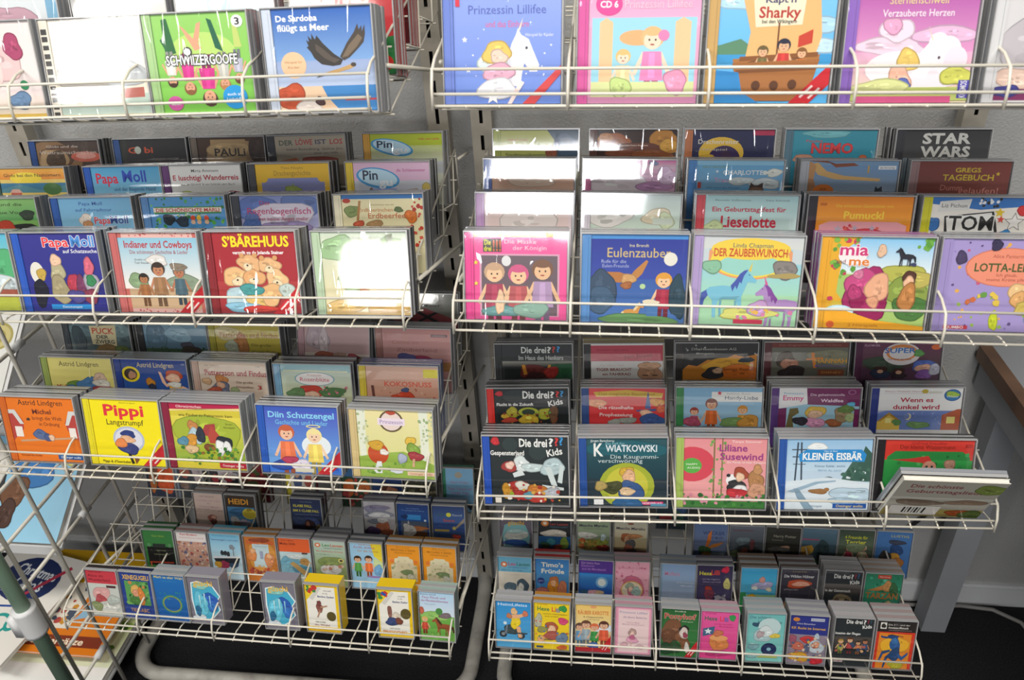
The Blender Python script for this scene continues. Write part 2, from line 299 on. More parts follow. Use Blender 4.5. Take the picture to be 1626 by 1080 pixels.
# ------------------------------------------------------------------ lettering: every text is shaped once
CDS = [
 ('L1', 0, 0.2683, 2, 'd9c7cf', 'g', 'bg|f3e6e4;g|0|.3|f7e7c8|f3e0e0;b|.35|.86|.3|.1|c26a80;b|.5|.6|.34|.2|eec8c8;b|.75|.75|.1|.12|b04a70;e|.42|.5|.16|.2|f6d8d4;b|.2|.16|.25|.07|3b4a8c;b|.72|.2|.12|.08|6f8fb4;r|0|0|1|.06|d8b34c;e|.8|.36|.05|.05|2f8a5a', 'pale pink watercolour cover cut by frame edge'),
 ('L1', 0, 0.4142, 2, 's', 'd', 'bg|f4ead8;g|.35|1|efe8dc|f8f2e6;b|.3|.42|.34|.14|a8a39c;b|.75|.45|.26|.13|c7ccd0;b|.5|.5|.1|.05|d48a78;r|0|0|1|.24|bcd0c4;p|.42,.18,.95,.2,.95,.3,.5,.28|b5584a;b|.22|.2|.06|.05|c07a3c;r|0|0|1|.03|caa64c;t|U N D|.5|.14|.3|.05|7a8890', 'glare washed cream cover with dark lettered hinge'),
 ('L1', 0, 0.5577, 3, 'a9cf8e', 'g', 'g|0|1|7cc84a|9ad46c;e|.5|.62|.35|.2|bfe07a;p|.1,.95,.16,.96,.22,.62,.1,.6|2c6b3e;p|.06,.75,.12,.62,.2,.64,.12,.8|2c6b3e;p|.28,.9,.33,.86,.5,.66,.42,.64|e3a988;p|.52,.92,.47,.9,.4,.7,.46,.68|e3a988;p|.58,.95,.63,.93,.72,.62,.64,.66|23664a;p|.84,.93,.88,.92,.92,.66,.84,.66|c6d678;f|.14|.28|.36|4a3024|e4e4dc|e3a988|x;f|.32|.2|.42|8a5a34|d83a90|e3a988|x;f|.52|.08|.52|50342a|d83a90|e3a988|x;f|.7|.24|.38|b8804a|c8c8c0|e3a988|x;f|.86|.3|.34|6b4030|b8b8c8|e3a988|x;O|SCHWIIZERGOOFE|.48|.55|.76|.1|ffffff|2a2c30|.0011;e|.34|.63|.05|.05|3a3a3a;e|.34|.63|.035|.035|f4f4f4;e|.9|.91|.06|.06|fafafa;T|3|.9|.91|.05|.07|222;e|.79|.17|.13|.12|1f9be0;t|auch als|.79|.2|.16|.03|ffffff;t|Liederbuch|.79|.15|.18|.03|ffffff;e|.14|.12|.085|.075|d35aa4;T|cool|.14|.12|.1|.035|ffffff', 'bright green cover with upside down children'),
 ('L1', 0, 0.7157, 4, 'cfd9ea', 'g', 'g|0|1|cfdcf0|2b62b8;g|.5|1|7fa8dc|2c63ba;T|De Sardona|.25|.91|.42|.06|ffffff;T|flüügt as Meer|.31|.82|.53|.065|ffffff;p|.69,.50,.60,.56,.50,.66,.44,.74,.42,.70,.39,.76,.385,.70,.35,.74,.36,.68,.33,.70,.35,.64,.33,.63,.37,.58,.40,.52,.47,.46,.58,.44,.66,.45|3b3632;p|.66,.50,.58,.53,.48,.62,.42,.66,.42,.60,.5,.52,.6,.47|5a5048;p|.66,.53,.74,.66,.82,.76,.86,.84,.87,.78,.90,.82,.90,.76,.93,.83,.93,.74,.91,.66,.85,.60,.76,.52,.70,.49|4a423a;p|.68,.52,.76,.64,.86,.74,.9,.7,.84,.62,.74,.53|7a6a58;p|.5,.38,.66,.42,.78,.46,.82,.44,.76,.41,.6,.37|c9a36c;p|.4,.33,.5,.35,.55,.38,.46,.37|3a332e;e|.79|.45|.028|.02|4a4038;e|.18|.46|.13|.13|f0c8a0;t|Hörspiel für|.18|.49|.18|.025|b07a50;t|Kinder|.18|.44|.12|.025|b07a50;r|0|0|1|.25|eac9a8;p|.45,.25,1,.25,1,0,.62,0,.5,.14|3f86c8;r|.68|.1|1|.12|c8404c;b|.12|.15|.14|.12|c4512c;b|.3|.05|.12|.05|e8ddd4;b|.42|.1|.04|.04|4a3030', 'blue sky cover with soaring eagle over coast'),
 ('L1', 1, 0.2416, 2, 'e6e2da', 'g', 'bg|dfe6ea;g|0|.4|f2e6d8|cfd8e2;r|.86|0|1|1|7db0d0;b|.4|.7|.3|.2|c9a0b0', 'pale blue backing cover at frame corner'),
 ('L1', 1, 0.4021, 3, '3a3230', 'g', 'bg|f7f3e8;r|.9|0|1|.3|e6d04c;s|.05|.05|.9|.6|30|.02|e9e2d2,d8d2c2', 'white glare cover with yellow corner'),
 ('L1', 1, 0.555, 2, '6a4a58', 'g', 'bg|8fd0e0;b|.7|.2|.4|.25|c05a3a;e|.3|.1|.22|.22|2a8fd8;b|.75|.1|.1|.12|7a3a2a', 'orange and teal cover with blue disc'),
 ('L1', 1, 0.717, 5, 'b83030', 'r', 'bg|c8333a;p|.2,0,1,0,1,.4,.3,.3|2f8a4a;b|.15|.1|.1|.1|b02030;e|.9|.12|.08|.08|d8342c', 'red cover with green corner leaf'),
 ('L1', 2, 0.7149, 4, 'a02028', 'r', 'bg|8c2a30;r|0|0|1|.3|601820', 'red sided case high at basket end'),
 ('R1', 0, 0.0783, 2, '6f86d4', 'g', 'g|0|1|6f8ede|92a8ee;st|.1|.6|.03|f4f4e8;st|.13|.32|.03|f0f0e8;s|.05|.25|.95|.75|30|.014|eef0ff,dfe6ff;t|Prinzessin Lillifee|.5|.87|.72|.085|5a68b8;t|und das Einhorn|.5|.74|.4|.06|e06a9a;t|Hörspiel für Kinder|.8|.64|.26|.03|e6ecff;p|.48,.18,.5,.42,.54,.56,.58,.64,.6,.7,.63,.64,.7,.6,.74,.5,.8,.36,.78,.3,.71,.3,.66,.38,.64,.3,.62,.16|f2f0f4;p|.5,.2,.5,.42,.56,.58,.53,.42,.55,.2|dcdce8;e|.68|.52|.012|.014|4a4a5c;p|.6,.68,.62,.68,.65,.8|f0e8d0;b|.36|.4|.12|.11|e2f2f0;b|.4|.48|.12|.1|ecc868;b|.42|.44|.07|.06|f4d2c0;b|.42|.3|.13|.08|ecb4cc;b|.4|.14|.16|.1|f6f4fa;st|.36|.07|.08|ffffff;p|.64,0,.76,0,1,.28,1,.36|d84a4c;p|.5,0,.54,0,.66,.2,.62,.22|fbe8e4;r|.02|.9|.06|.97|d83a50', 'periwinkle cover with winged rider and stars'),
 ('R1', 0, 0.2357, 3, 'd85aa0', 'g', 'bg|f0a8c8;g|.7|1|f0b4d4|eaa0c8;r|.03|.06|.97|.78|9fd8ea;p|.1,.1,.22,.1,.22,.74,.16,.78,.1,.74|f4c89a;p|.78,.1,.92,.1,.92,.74,.85,.78,.78,.74|f4c89a;e|.44|.6|.16|.07|f4b27c;f|.58|.04|.66|f4bc84|ee8cc0|f8dcc4;f|.32|.06|.44|e8c07c|f2d8a4|f8dcc4;e|.68|.62|.05|.05|ea86b8;r|.03|.06|.97|.2|dce4a4;b|.3|.15|.1|.08|c8de8c;b|.8|.2|.1|.1|ec9ec0;r|0|0|1|.06|d08ab0;e|.18|.9|.12|.1|e24a98;T|CD 6|.18|.9|.16|.06|ffffff;t|Prinzessin Lillifee|.62|.9|.6|.08|f6c8dc', 'pink cover with turreted castle picture'),
 ('R1', 0, 0.3823, 3, 'c9a262', 'g', 'g|0|1|58b4ec|7cc4f4;b|.15|.9|.2|.06|b4dcf6;b|.8|.7|.3|.06|b0daf6;b|.9|.52|.2|.06|c4e4f8;p|0,.52,.2,.58,.34,.48,.34,.4,0,.42|5a8a6a;r|0|.36|1|.44|3a9ad4;p|.2,.92,.86,.92,.9,.6,.84,.36,.24,.34,.28,.64|eab878;p|.14,.4,.9,.44,.84,.14,.7,.02,.34,.02,.2,.14|b0743c;b|.5|.3|.3|.1|8a5a34;p|.28,.96,.74,.98,.72,.7,.32,.68|f4e6c8;T|Käpt’n|.52|.92|.26|.06|2c3a6a;T|Sharky|.52|.81|.36|.1|b4342c;T|bei den Wikingern|.52|.73|.3|.035|2c3a3a;p|.515,.4,.53,.4,.53,.72,.515,.72|7a4a28;p|.7,.6,.82,.66,.82,.54,.7,.5|c8402c;p|.2,.42,.88,.46,.88,.42,.2,.38|8a5428;f|.4|.2|.32|6a5a34|74683c|e6b48c;f|.58|.2|.38|23253c|c83a34|e6b48c;f|.74|.2|.3|8a5a2c|e0742c|e6b48c;p|.14,.36,.9,.4,.84,.14,.7,.02,.34,.02,.2,.14|a86c38;p|.17,.3,.88,.33,.87,.3,.18,.27|7c4a24;e|.36|.16|.04|.045|5c3418;e|.52|.16|.04|.045|5c3418;e|.68|.17|.04|.045|5c3418;p|0,.3,.2,.28,.24,.1,.4,0,0,0|2f8acc;k|c8202a', 'sea cover with sailing ship and pirate scroll'),
 ('R1', 0, 0.534, 3, '8a64bc', 'g', 'g|.45|1|e09ac8|b050a8;g|.0|.45|e8d8b8|e8b0d0;b|.3|.5|.28|.08|f2d4e6;b|.75|.6|.3|.06|e8bcdc;b|.34|.64|.13|.1|f6dcec;b|.3|.68|.08|.06|e8a8cc;t|Sternenschweif|.5|.9|.5|.07|e8d49c;t|Verzauberte Herzen|.5|.79|.6|.065|fbeef8;e|.4|.3|.3|.16|f4eef2;e|.66|.24|.28|.12|f0e6ee;p|.5,.24,.54,.42,.6,.5,.64,.56,.68,.5,.78,.44,.86,.3,.84,.24,.74,.26,.68,.34,.62,.22|faf6f8;e|.78|.46|.12|.13|f6f0f6;e|.86|.38|.1|.12|eee4f0;e|.7|.54|.08|.08|fbf8fb;e|.72|.4|.012|.014|5a4a5c;p|.64,.56,.66,.55,.6,.68|e8dcc8;b|.46|.38|.08|.1|eac86c;b|.4|.2|.1|.12|f0b8a0;b|.44|.16|.06|.05|5a6ab8;r|0|.02|1|.14|c8d478;b|.25|.14|.25|.06|dce09a;r|.04|0|.86|.06|d85a8c;b|.88|.24|.12|.08|cfd060;r|.91|.04|1|.2|4a44a8;t|KOSMOS|.955|.12|.14|.06|ffffff|90', 'magenta sky cover with white winged horse'),
 ('R1', 0, 0.6878, 4, 'd8d8da', 'g', 'bg|d8d6d8;b|.3|.5|.3|.3|c2bcc2;b|.2|.2|.2|.1|e6c8b8;r|0|.02|.4|.12|8c3a6c;b|.1|.1|.1|.05|4a4a9a', 'grey cover cut by right frame edge'),
 ('L2', 0, 0.0983, 2, '58a0c0', 'g', 'g|.3|1|9cd8b0|5ab8d8;r|0|0|1|.3|b8c048;b|.8|.6|.3|.2|58b078;b|.85|.35|.2|.12|d0dce0;r|.6|.18|1|.28|a85a48', 'green meadow cover cut by left frame edge'),
 ('L2', 0, 0.2446, 4, '2a5cc0', 'g', 'bg|2d2f84;g|0|1|2a2c86|353590;O|Papa|.46|.89|.34|.12|e8404a|f4f0f0|.0007;O|Moll|.81|.9|.3|.14|4a90d8|f4f0f0|.0007;t|auf Schatzsuche|.76|.775|.44|.05|ffffff;e|.15|.5|.09|.14|e8e4d8;b|.2|.48|.05|.08|caa84c;b|.15|.24|.08|.18|1a1a2c;b|.42|.5|.09|.12|b8b08c;b|.42|.66|.07|.06|f0c8a8;b|.42|.28|.11|.18|a89c78;b|.6|.36|.07|.12|b83a50;b|.7|.34|.06|.12|7a3a60;b|.84|.36|.08|.16|b0a8b8;b|.84|.58|.06|.1|d86a80;b|.84|.4|.06|.06|3a8a5a;b|.8|.2|.1|.08|8a3a50;b|.62|.2|.1|.08|504a8c;r|.26|.03|.8|.095|2a90d8;t|Zwischenspiel|.53|.062|.26|.028|ffffff', 'navy cover with red title and cartoon group'),
 ('L2', 0, 0.4041, 2, 'c86a68', 'g', 'bg|e8b8b0;s|0|.96|1|1|24|.018|c85a58;s|0|0|1|.04|24|.018|c85a58;r|0|0|.05|1|c86a62;r|.95|0|1|1|c86a62;g|.3|.94|f2ece4|8cc4dc;r|.05|.05|.95|.3|c8a884;T|Indianer und Cowboys|.5|.86|.86|.09|b83a44;t|Die schönsten Gschichte & Lieder|.5|.765|.74|.05|a03a44;t|Erzählt von|.26|.67|.16|.025|555;t|Toni Vescoli|.26|.63|.18|.028|444;b|.18|.4|.12|.08|8aa47c;b|.78|.38|.2|.1|8c9c84;b|.46|.66|.13|.06|e4e0dc;f|.46|.08|.56|3a2c24|9c7450|c08460;f|.72|.1|.5|7a7068|4a6470|b87858;b|.72|.58|.11|.04|8a7c6c;f|.26|.08|.42|2c241c|a0683c|b07850;k|c8202a', 'western cover with pink chequered border'),
 ('L2', 0, 0.5532, 4, '8c1f28', 'g', 'bg|a82630;g|0|.4|a0242e|b43a3c;O|S’BÄREHUUS|.52|.89|.8|.13|f8e020|f8e020|.0002;T|verzellt vo de Jolanda Steiner|.54|.755|.62|.042|ffffff;b|.42|.62|.13|.1|e8b480;b|.66|.6|.12|.09|eab884;b|.24|.46|.14|.12|ecbc84;b|.46|.45|.12|.1|e6ac74;b|.74|.42|.13|.12|eec08c;b|.4|.58|.05|.04|f6dcb4;b|.66|.55|.05|.04|f6dcb4;b|.26|.4|.06|.05|f6dcb4;b|.46|.41|.05|.04|f6dcb4;b|.74|.37|.06|.05|f6dcb4;e|.34|.72|.03|.03|d8a068;e|.5|.72|.03|.03|d8a068;e|.58|.69|.03|.03|d8a068;e|.74|.69|.03|.03|d8a068;e|.4|.6|.012|.01|222;e|.66|.57|.012|.01|222;e|.26|.42|.013|.011|222;e|.46|.43|.012|.01|222;e|.74|.39|.013|.011|222;b|.3|.2|.2|.14|bcd8e0;b|.55|.2|.18|.12|e4c070;b|.66|.24|.12|.14|e8b880;b|.42|.3|.14|.06|4aa0a0;b|.86|.28|.08|.1|c8d8d0;b|.3|.08|.2|.06|8cc0d8;b|.5|.06|.2|.04|d04038;k|c8202a', 'red cover with yellow title and teddy bears'),
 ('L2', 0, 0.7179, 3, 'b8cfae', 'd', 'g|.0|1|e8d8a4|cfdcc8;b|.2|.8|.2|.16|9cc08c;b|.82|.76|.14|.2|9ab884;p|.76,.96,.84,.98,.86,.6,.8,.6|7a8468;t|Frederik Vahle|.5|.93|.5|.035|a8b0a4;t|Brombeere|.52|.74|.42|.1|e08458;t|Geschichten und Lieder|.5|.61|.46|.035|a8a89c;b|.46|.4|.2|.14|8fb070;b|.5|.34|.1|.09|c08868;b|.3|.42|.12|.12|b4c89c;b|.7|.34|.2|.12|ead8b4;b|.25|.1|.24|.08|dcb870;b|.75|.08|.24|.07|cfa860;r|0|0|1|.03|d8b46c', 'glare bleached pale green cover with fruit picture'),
 ('L2', 1, 0.0817, 2, '3c6c3c', 'g', 'bg|7cb05c;g|.6|1|5a9c58|86b86c;b|.75|.3|.28|.22|1c1a1c;b|.5|.4|.16|.18|b83a24;t|Globi und die|.5|.9|.6|.06|3a4a2a;t|schlaue Vogel|.55|.75|.6|.06|3a4a2a;b|.85|.7|.1|.08|2a3a2a', 'black bird cover cut by left frame'),
 ('L2', 1, 0.2473, 3, '2458a8', 'g', 'bg|7cb8dc;g|.2|1|8cc4e2|74b0d8;t|Papa Moll|.44|.9|.32|.065|2a4f9c;t|auf Fahrradtour|.47|.785|.5|.06|2a4f9c;O|Papa|.57|.59|.22|.13|d8343c|c8e0f0|.0006;O|Moll|.8|.6|.24|.15|2a4f9c|c8e0f0|.0006;b|.34|.6|.08|.1|e8dcd0;b|.36|.5|.06|.08|c89060;b|.6|.42|.05|.05|e0b090', 'sky blue cover with dark blue upper title'),
 ('L2', 1, 0.405, 3, '5a8cc4', 'g', 'g|0|1|4888c8|5aa0d8;s|.02|.35|.98|.98|90|.05|3a9040,58b04c,2f7838,7cc45c;b|.5|.5|.24|.1|4a90c8;r|.06|.7|.94|.83|3a8a48;r|.05|.73|.95|.81|f0e8d8;T|DIE SCHÖNSCHTE MÄRLI|.502|.768|.84|.066|c8342c;t|Verzellt vo de Trudi Gerster|.5|.68|.5|.03|e8f0c8;b|.24|.6|.08|.08|1c2a34;b|.42|.56|.08|.08|26384a;e|.56|.62|.03|.05|e0502c;e|.64|.62|.03|.05|f0c838;e|.74|.62|.03|.05|e0502c;e|.56|.55|.03|.04|e8c0a0;e|.64|.55|.03|.04|e8c0a0;e|.74|.55|.03|.04|e8c0a0', 'leafy green cover with garden gnomes'),
 ('L2', 1, 0.5551, 4, '363a44', 'd', 'g|.3|1|b8b4d8|8090c8;b|.2|.8|.25|.2|5a74b8;b|.8|.82|.25|.2|6078b4;b|.5|.6|.4|.3|d8d0e0;b|.14|.5|.12|.2|4a68a8;b|.6|.45|.3|.1|a090c0;t|Der|.33|.88|.14|.08|b83a6c;t|Regenbogenfisch|.5|.74|.82|.12|c03c70;t|hat keine Angst mehr|.55|.6|.64|.07|b84a78;t|Marcus Pfister|.5|.52|.24|.03|666', 'dreamy blue cover with slanted pink title'),
 ('L2', 1, 0.7201, 5, 'f0e8c8', 'g', 'bg|f0e6b8;r|0|.93|1|1|2f74b8;e|.06|.9|.05|.04|c0402c;s|.86|.6|.99|.92|9|.05|c8402c,d8604c,b8342c;b|.12|.72|.08|.1|8a9c5c;p|.17,.55,.2,.55,.24,.9,.21,.9|b8844c;t|Geschichten von der|.5|.83|.3|.03|a89060;t|Erdbeerinchen|.42|.74|.42|.07|d08a50;t|Erdbeerfee|.55|.64|.46|.1|d06a3c;b|.85|.62|.07|.1|e07a30;b|.7|.74|.05|.04|6a7a4c;b|.4|.5|.1|.05|b08a5c;b|.2|.5|.06|.05|c85a3c;s|.85|.1|.98|.5|8|.05|c8402c,d8604c', 'cream cover with strawberries and butterfly'),
 ('L2', 2, 0.0703, 3, '3c5c50', 'g', 'bg|e8cc70;g|.82|1|e8903c|f0b450;e|.4|.84|.24|.1|f4d848;r|0|.6|1|.76|3f7ca0;p|0,.66,.3,.74,.6,.64,1,.72,1,.6,0,.6|5890a0;e|.78|.66|.14|.1|4a7a44;t|Globi bei den Nashörnern|.5|.89|.86|.055|2a2a2a;r|.14|.54|.3|.6|c85a48;p|.12,.6,.32,.6,.27,.66,.17,.66|e0b0a0;b|.66|.48|.07|.05|98a0a0;b|.82|.46|.06|.05|98a0a0;b|.2|.46|.16|.03|b89c48', 'savanna cover with orange sunset band'),
 ('L2', 2, 0.2477, 3, '1f58b8', 'g', 'bg|5aacd8;g|.4|1|8cc8e4|4ea4d4;T|Papa|.22|.82|.32|.17|d8304c;T|Moll|.62|.85|.34|.19|2a4ab8;t|und der fliegende Hund|.6|.64|.6|.06|203c7c;p|.2,.44,.5,.6,.55,.5,.8,.42|e8f0f4', 'azure cover with slanted red and blue title'),
 ('L2', 2, 0.3911, 4, '6a3a78', 'g', 'bg|ececea;t|Mirta Ammann|.5|.92|.38|.05|444;T|E luschtigi Wanderreis|.5|.81|.92|.085|b8283c;t|mit de Ghoktli & em Schnök uhri Buch|.52|.7|.76|.035|555;b|.22|.5|.14|.08|b8c84c;b|.22|.5|.07|.06|c8463c;r|.4|.4|.5|.56|98b850;r|.56|.4|.66|.58|dce4ea;b|.86|.46|.15|.12|b0284c;b|.86|.48|.06|.05|e8d050', 'white cover with bold dark red title'),
 ('L2', 2, 0.5422, 3, '3a3c44', 'd', 'bg|f0c020;r|.07|0|.93|.78|8a90c8;e|.1|.78|.06|.07|f0c020;e|.9|.78|.06|.07|f0c020;t|Tino Nuyts|.5|.94|.3|.04|a8802c;t|Drachengschichte|.5|.86|.5|.08|b08c24;b|.5|.46|.2|.12|7cb098;p|.4,.42,.5,.7,.6,.42|88a840;b|.5|.56|.1|.1|a0b454;b|.22|.4|.05|.04|e09a50;b|.7|.42|.05|.04|e0c0a0', 'yellow cover with small tree on blue'),
 ('L2', 2, 0.7102, 3, 'e8c830', 'g', 'g|.55|.72|d0d4e0|e8c4dc;r|0|.72|1|1|e4bcd8;r|0|0|1|.72|ccd0dc;r|.2|.35|.56|.6|9aa0d0;p|.2,.6,.24,.62,.24,.3,.2,.3|7a6a60;e|.32|.76|.29|.16|3f9cd8|-.16;e|.32|.77|.26|.13|bfe2f4|-.16;T|Pin|.22|.81|.2|.15|2a3450;T|gu|.42|.7|.18|.13|e8f0f8;t|de Schleumeier|.76|.88|.38|.05|b8408c;p|.54,.56,.84,.6,.84,.52,.54,.5|a89088;e|.42|.49|.04|.05|2a2a34;e|.42|.46|.03|.02|c84038;b|.95|.6|.05|.08|d8c060', 'pink cover with sky blue oval logo'),
 ('L2', 3, 0.0776, 3, '244a8c', 'd', 'bg|4a3a34;b|.3|.6|.4|.4|8a6a4a;b|.35|.6|.3|.3|604434;b|.25|.5|.22|.3|b09068;b|.3|.5|.16|.22|54402e;e|.78|.58|.24|.14|c8604c;e|.78|.6|.16|.08|d8988c;t|Globi und die|.42|.86|.5|.07|c8bcb0;t|Weltraumschnecken|.5|.7|.9|.09|c8bcb0', 'dark brown swirl cover with grey title'),
 ('L2', 3, 0.2459, 3, '244a8c', 'd', 'bg|1d181c;T|Gl bi|.3|.72|.38|.16|c8502c;e|.26|.72|.05|.1|b8c0b4;t|SCHNABELWETTER|.66|.48|.42|.05|8a8280;r|.5|.36|.9|.4|3a3030', 'black cover with small orange letters'),
 ('L2', 3, 0.3934, 2, '7a6c60', 'g', 'bg|4a2f1e;b|.5|.5|.4|.45|a8865c;r|.2|.4|.72|.95|b89668;b|.45|.65|.28|.25|c4a474;T|PAULi|.48|.62|.46|.2|2a2018;b|.9|.6|.12|.4|3a2214', 'brown parchment cover with black brush title'),
 ('L2', 3, 0.5411, 3, '30333c', 'd', 'bg|b4a894;T|DER|.16|.83|.2|.13|4a5a48;T|LÖWE|.42|.84|.24|.14|b83434;T|IST|.66|.84|.16|.12|4a4a68;T|LOS|.88|.84|.18|.13|b83434;t|keine Rumsberg, Gühse Jim|.56|.66|.8|.06|4a443c;t|einer aus Hilfe|.72|.56|.34|.05|4a443c;p|0,.36,.28,.44,.4,.3,.4,0,0,0|b8643c;b|.6|.38|.24|.08|a04a3c', 'beige cover with multicoloured capital title'),
 ('L2', 3, 0.7117, 3, 'd8a02c', 'g', 'g|.2|.95|e6ead8|b8c820;r|0|.7|1|1|b4c41c;s|0|.5|1|.72|80|.014|c8d458,b4c41c;r|0|0|1|.3|d4dade;e|.3|.66|.3|.2|3f9cd8|-.2;e|.3|.67|.27|.165|bfe2f4|-.2;T|Pin|.2|.74|.22|.18|2a3450;T|gu|.41|.6|.2|.17|e8f0f8;t|hib em Job|.82|.86|.28|.05|c84038', 'lime cover with sky blue oval logo'),
 ('L3', 0, 0.0975, 5, 'd86a20', 'g', 'bg|ec7a1c;t|Astrid Lindgren|.5|.92|.66|.085|3a2418;T|Michel|.5|.78|.28|.075|6a2a1c;t|bringt die Welt|.56|.68|.44|.06|6a2a1c;t|in Ordnung|.58|.59|.3|.06|6a2a1c;p|0,.32,.18,.5,.2,.62,.1,.8,0,.8|b8443c;p|0,.8,.1,.8,.2,.58,.14,.58,.06,.74,0,.74|d8d8d4;r|.05|.38|.16|.54|f0e8e0;p|1,.32,.84,.5,.82,.62,.92,.8,1,.8|b8443c;p|1,.8,.9,.8,.82,.58,.87,.58,.95,.74,1,.74|d8d8d4;r|.86|.38|.96|.54|f0e8e0;p|.1,.33,.94,.4,.94,.37,.1,.3|c8a07c;b|.42|.42|.1|.07|5a6c98;b|.53|.38|.06|.05|4a5a88;b|.58|.38|.04|.04|e8c0a0;b|.28|.66|.03|.02|4a3a2c;t|Hörspiel für Kinder|.22|.09|.32|.03|8a4010;r|.62|.04|1|.115|2a5c9c;t|Oetinger audio|.81|.078|.3|.035|f0f4f8', 'orange cover with two red cottages and sleeper'),
 ('L3', 0, 0.251, 4, 'e8d81c', 'g', 'bg|f6e408;t|Astrid Lindgren|.55|.955|.24|.022|6a5a10;O|Pippi|.48|.84|.58|.17|e0343c|e0343c|.0003;t|Langstrumpf|.48|.66|.54|.09|3a3010;e|.5|.4|.23|.2|b8c0d8;e|.5|.4|.2|.17|dcdce8;b|.5|.48|.1|.05|2c3c7c;b|.48|.4|.1|.05|e8b48c;b|.48|.26|.14|.08|38407c;b|.38|.34|.07|.07|e8884c;p|.46,.18,.5,.18,.54,.03,.5,.02|2c2414;p|.54,.14,.62,.1,.56,.02|7c4a20;t|Pippi & d’Seeräuber|.28|.05|.42|.04|3a3010;k|c8202a', 'yellow cover with large red serif title'),
 ('L3', 0, 0.3978, 5, '8c1c3c', 'g', 'bg|d8c83c;g|.1|.8|8cb040|e8d850;b|.5|.5|.42|.36|a8b838;r|0|.9|1|1|b81c48;p|0,.9,1,.9,1,.94,.5,.91,0,.87|f0d890;t|Ohrwürmchen|.28|.945|.36|.04|f8e8e0;t|wie Findus zu Pettersson kam|.5|.82|.76|.045|4a4418;t|Sven|.82|.7|.1|.03|6a6418;t|Nordqvist|.82|.65|.16|.03|6a6418;p|.4,.52,.48,.68,.62,.7,.62,.5|a8403c;p|.5,.5,.56,.68,.68,.5,.66,.4,.52,.4|b8483c;b|.72|.4|.12|.1|282c34;b|.66|.34|.06|.1|f4f4f4;b|.76|.36|.05|.07|f0f0f0;b|.3|.66|.06|.07|c8884c;b|.32|.5|.08|.12|b8d0d8;b|.4|.52|.06|.1|2c3440;b|.26|.44|.08|.08|d89838;b|.14|.42|.07|.06|5a90a8;b|.5|.34|.06|.05|7c4428;s|.05|.08|.9|.34|60|.04|4a8a38,3c7830,6aa040,9c6a34;b|.25|.3|.08|.06|e0c090;r|.62|.03|1|.11|b8243c;t|Oetinger audio|.81|.07|.3|.035|f8e8e0', 'meadow cover with barn and cow'),
 ('L3', 0, 0.5643, 3, '2058b8', 'g', 'g|0|1|3c78d8|3a58b8;r|.04|.06|.96|.96|3a5cbc;g|.1|.92|6ca8e8|4a5ac0;T|Diin Schutzengel|.5|.87|.9|.09|8cd4f4;t|Gschichte und Lieder|.5|.76|.72|.07|7cc8f0;e|.68|.42|.2|.16|e8f0f4;f|.28|.0|.72|c8603c|e8784c|f0c0a0;f|.66|.0|.68|f4e4a0|f0d468|f4d0b0;e|.66|.71|.1|.025|f4e890;e|.66|.71|.08|.014|5a6cc4;b|.2|.12|.14|.08|2c4ca0;b|.45|.12|.14|.08|e8e0f0;b|.3|.2|.1|.05|b83c5c;r|.36|.02|.62|.08|d8d4c0;k|c8202a', 'royal blue cover with two haloed children'),
 ('L3', 0, 0.7227, 4, 'd8c088', 'g', 'g|.0|1|d8dc90|f0e4a8;p|.02,.3,.1,.3,.12,1,.0,1|e8ecd8;p|.84,.2,.94,.2,.94,1,.82,1|e8ecd8;s|0|.5|.14|1|20|.03|a8b888,c8d0a8;s|.8|.4|1|1|30|.03|98b07c,c8d0a8;p|0,.0,1,0,1,.22,.6,.4,.3,.36,0,.3|98b84c;e|.46|.84|.16|.16|6a5a3c;e|.46|.84|.135|.135|ecd8d0;r|.28|.78|.64|.88|f0e0ec;t|Prinzessin|.46|.83|.3|.06|9c84b0;b|.46|.96|.06|.03|b84c34;e|.26|.36|.14|.16|c8502c;b|.24|.48|.1|.06|d8a83c;b|.34|.38|.05|.04|f0e8e0;p|.24,.24,.3,.24,.3,.06,.18,.06|e8ecec;b|.7|.56|.06|.06|e8c04c;b|.73|.44|.08|.08|88a848;b|.76|.34|.09|.06|a83c44;p|.72,.3,.75,.3,.74,.18,.71,.18|e0b090;b|.58|.3|.06|.06|b0b8d0;s|.04|.04|.6|.22|24|.04|6a9838,88b050;r|.64|.05|1|.11|e8c8a8;t|Oetinger audio|.82|.08|.3|.03|b06a50;b|.5|.1|.08|.03|d8dce8', 'pale yellow cover with birches and children'),
 ('L3', 1, 0.1132, 3, '98a858', 'g', 'bg|e4d87c;t|Astrid Lindgren|.48|.87|.62|.11|5a4c28;T|Michel|.2|.36|.24|.1|b83c34;b|.4|.38|.16|.12|6a8c3c;b|.62|.42|.2|.16|4a7cb0;b|.78|.58|.1|.09|d8b8a0;b|.8|.46|.12|.08|dcd8cc;b|.84|.3|.18|.1|b84c50;p|.62,.58,.64,.58,.66,.8,.64,.8|f0e8a0;b|.3|.34|.07|.06|5080b0', 'pale yellow cover with man slumped at table'),
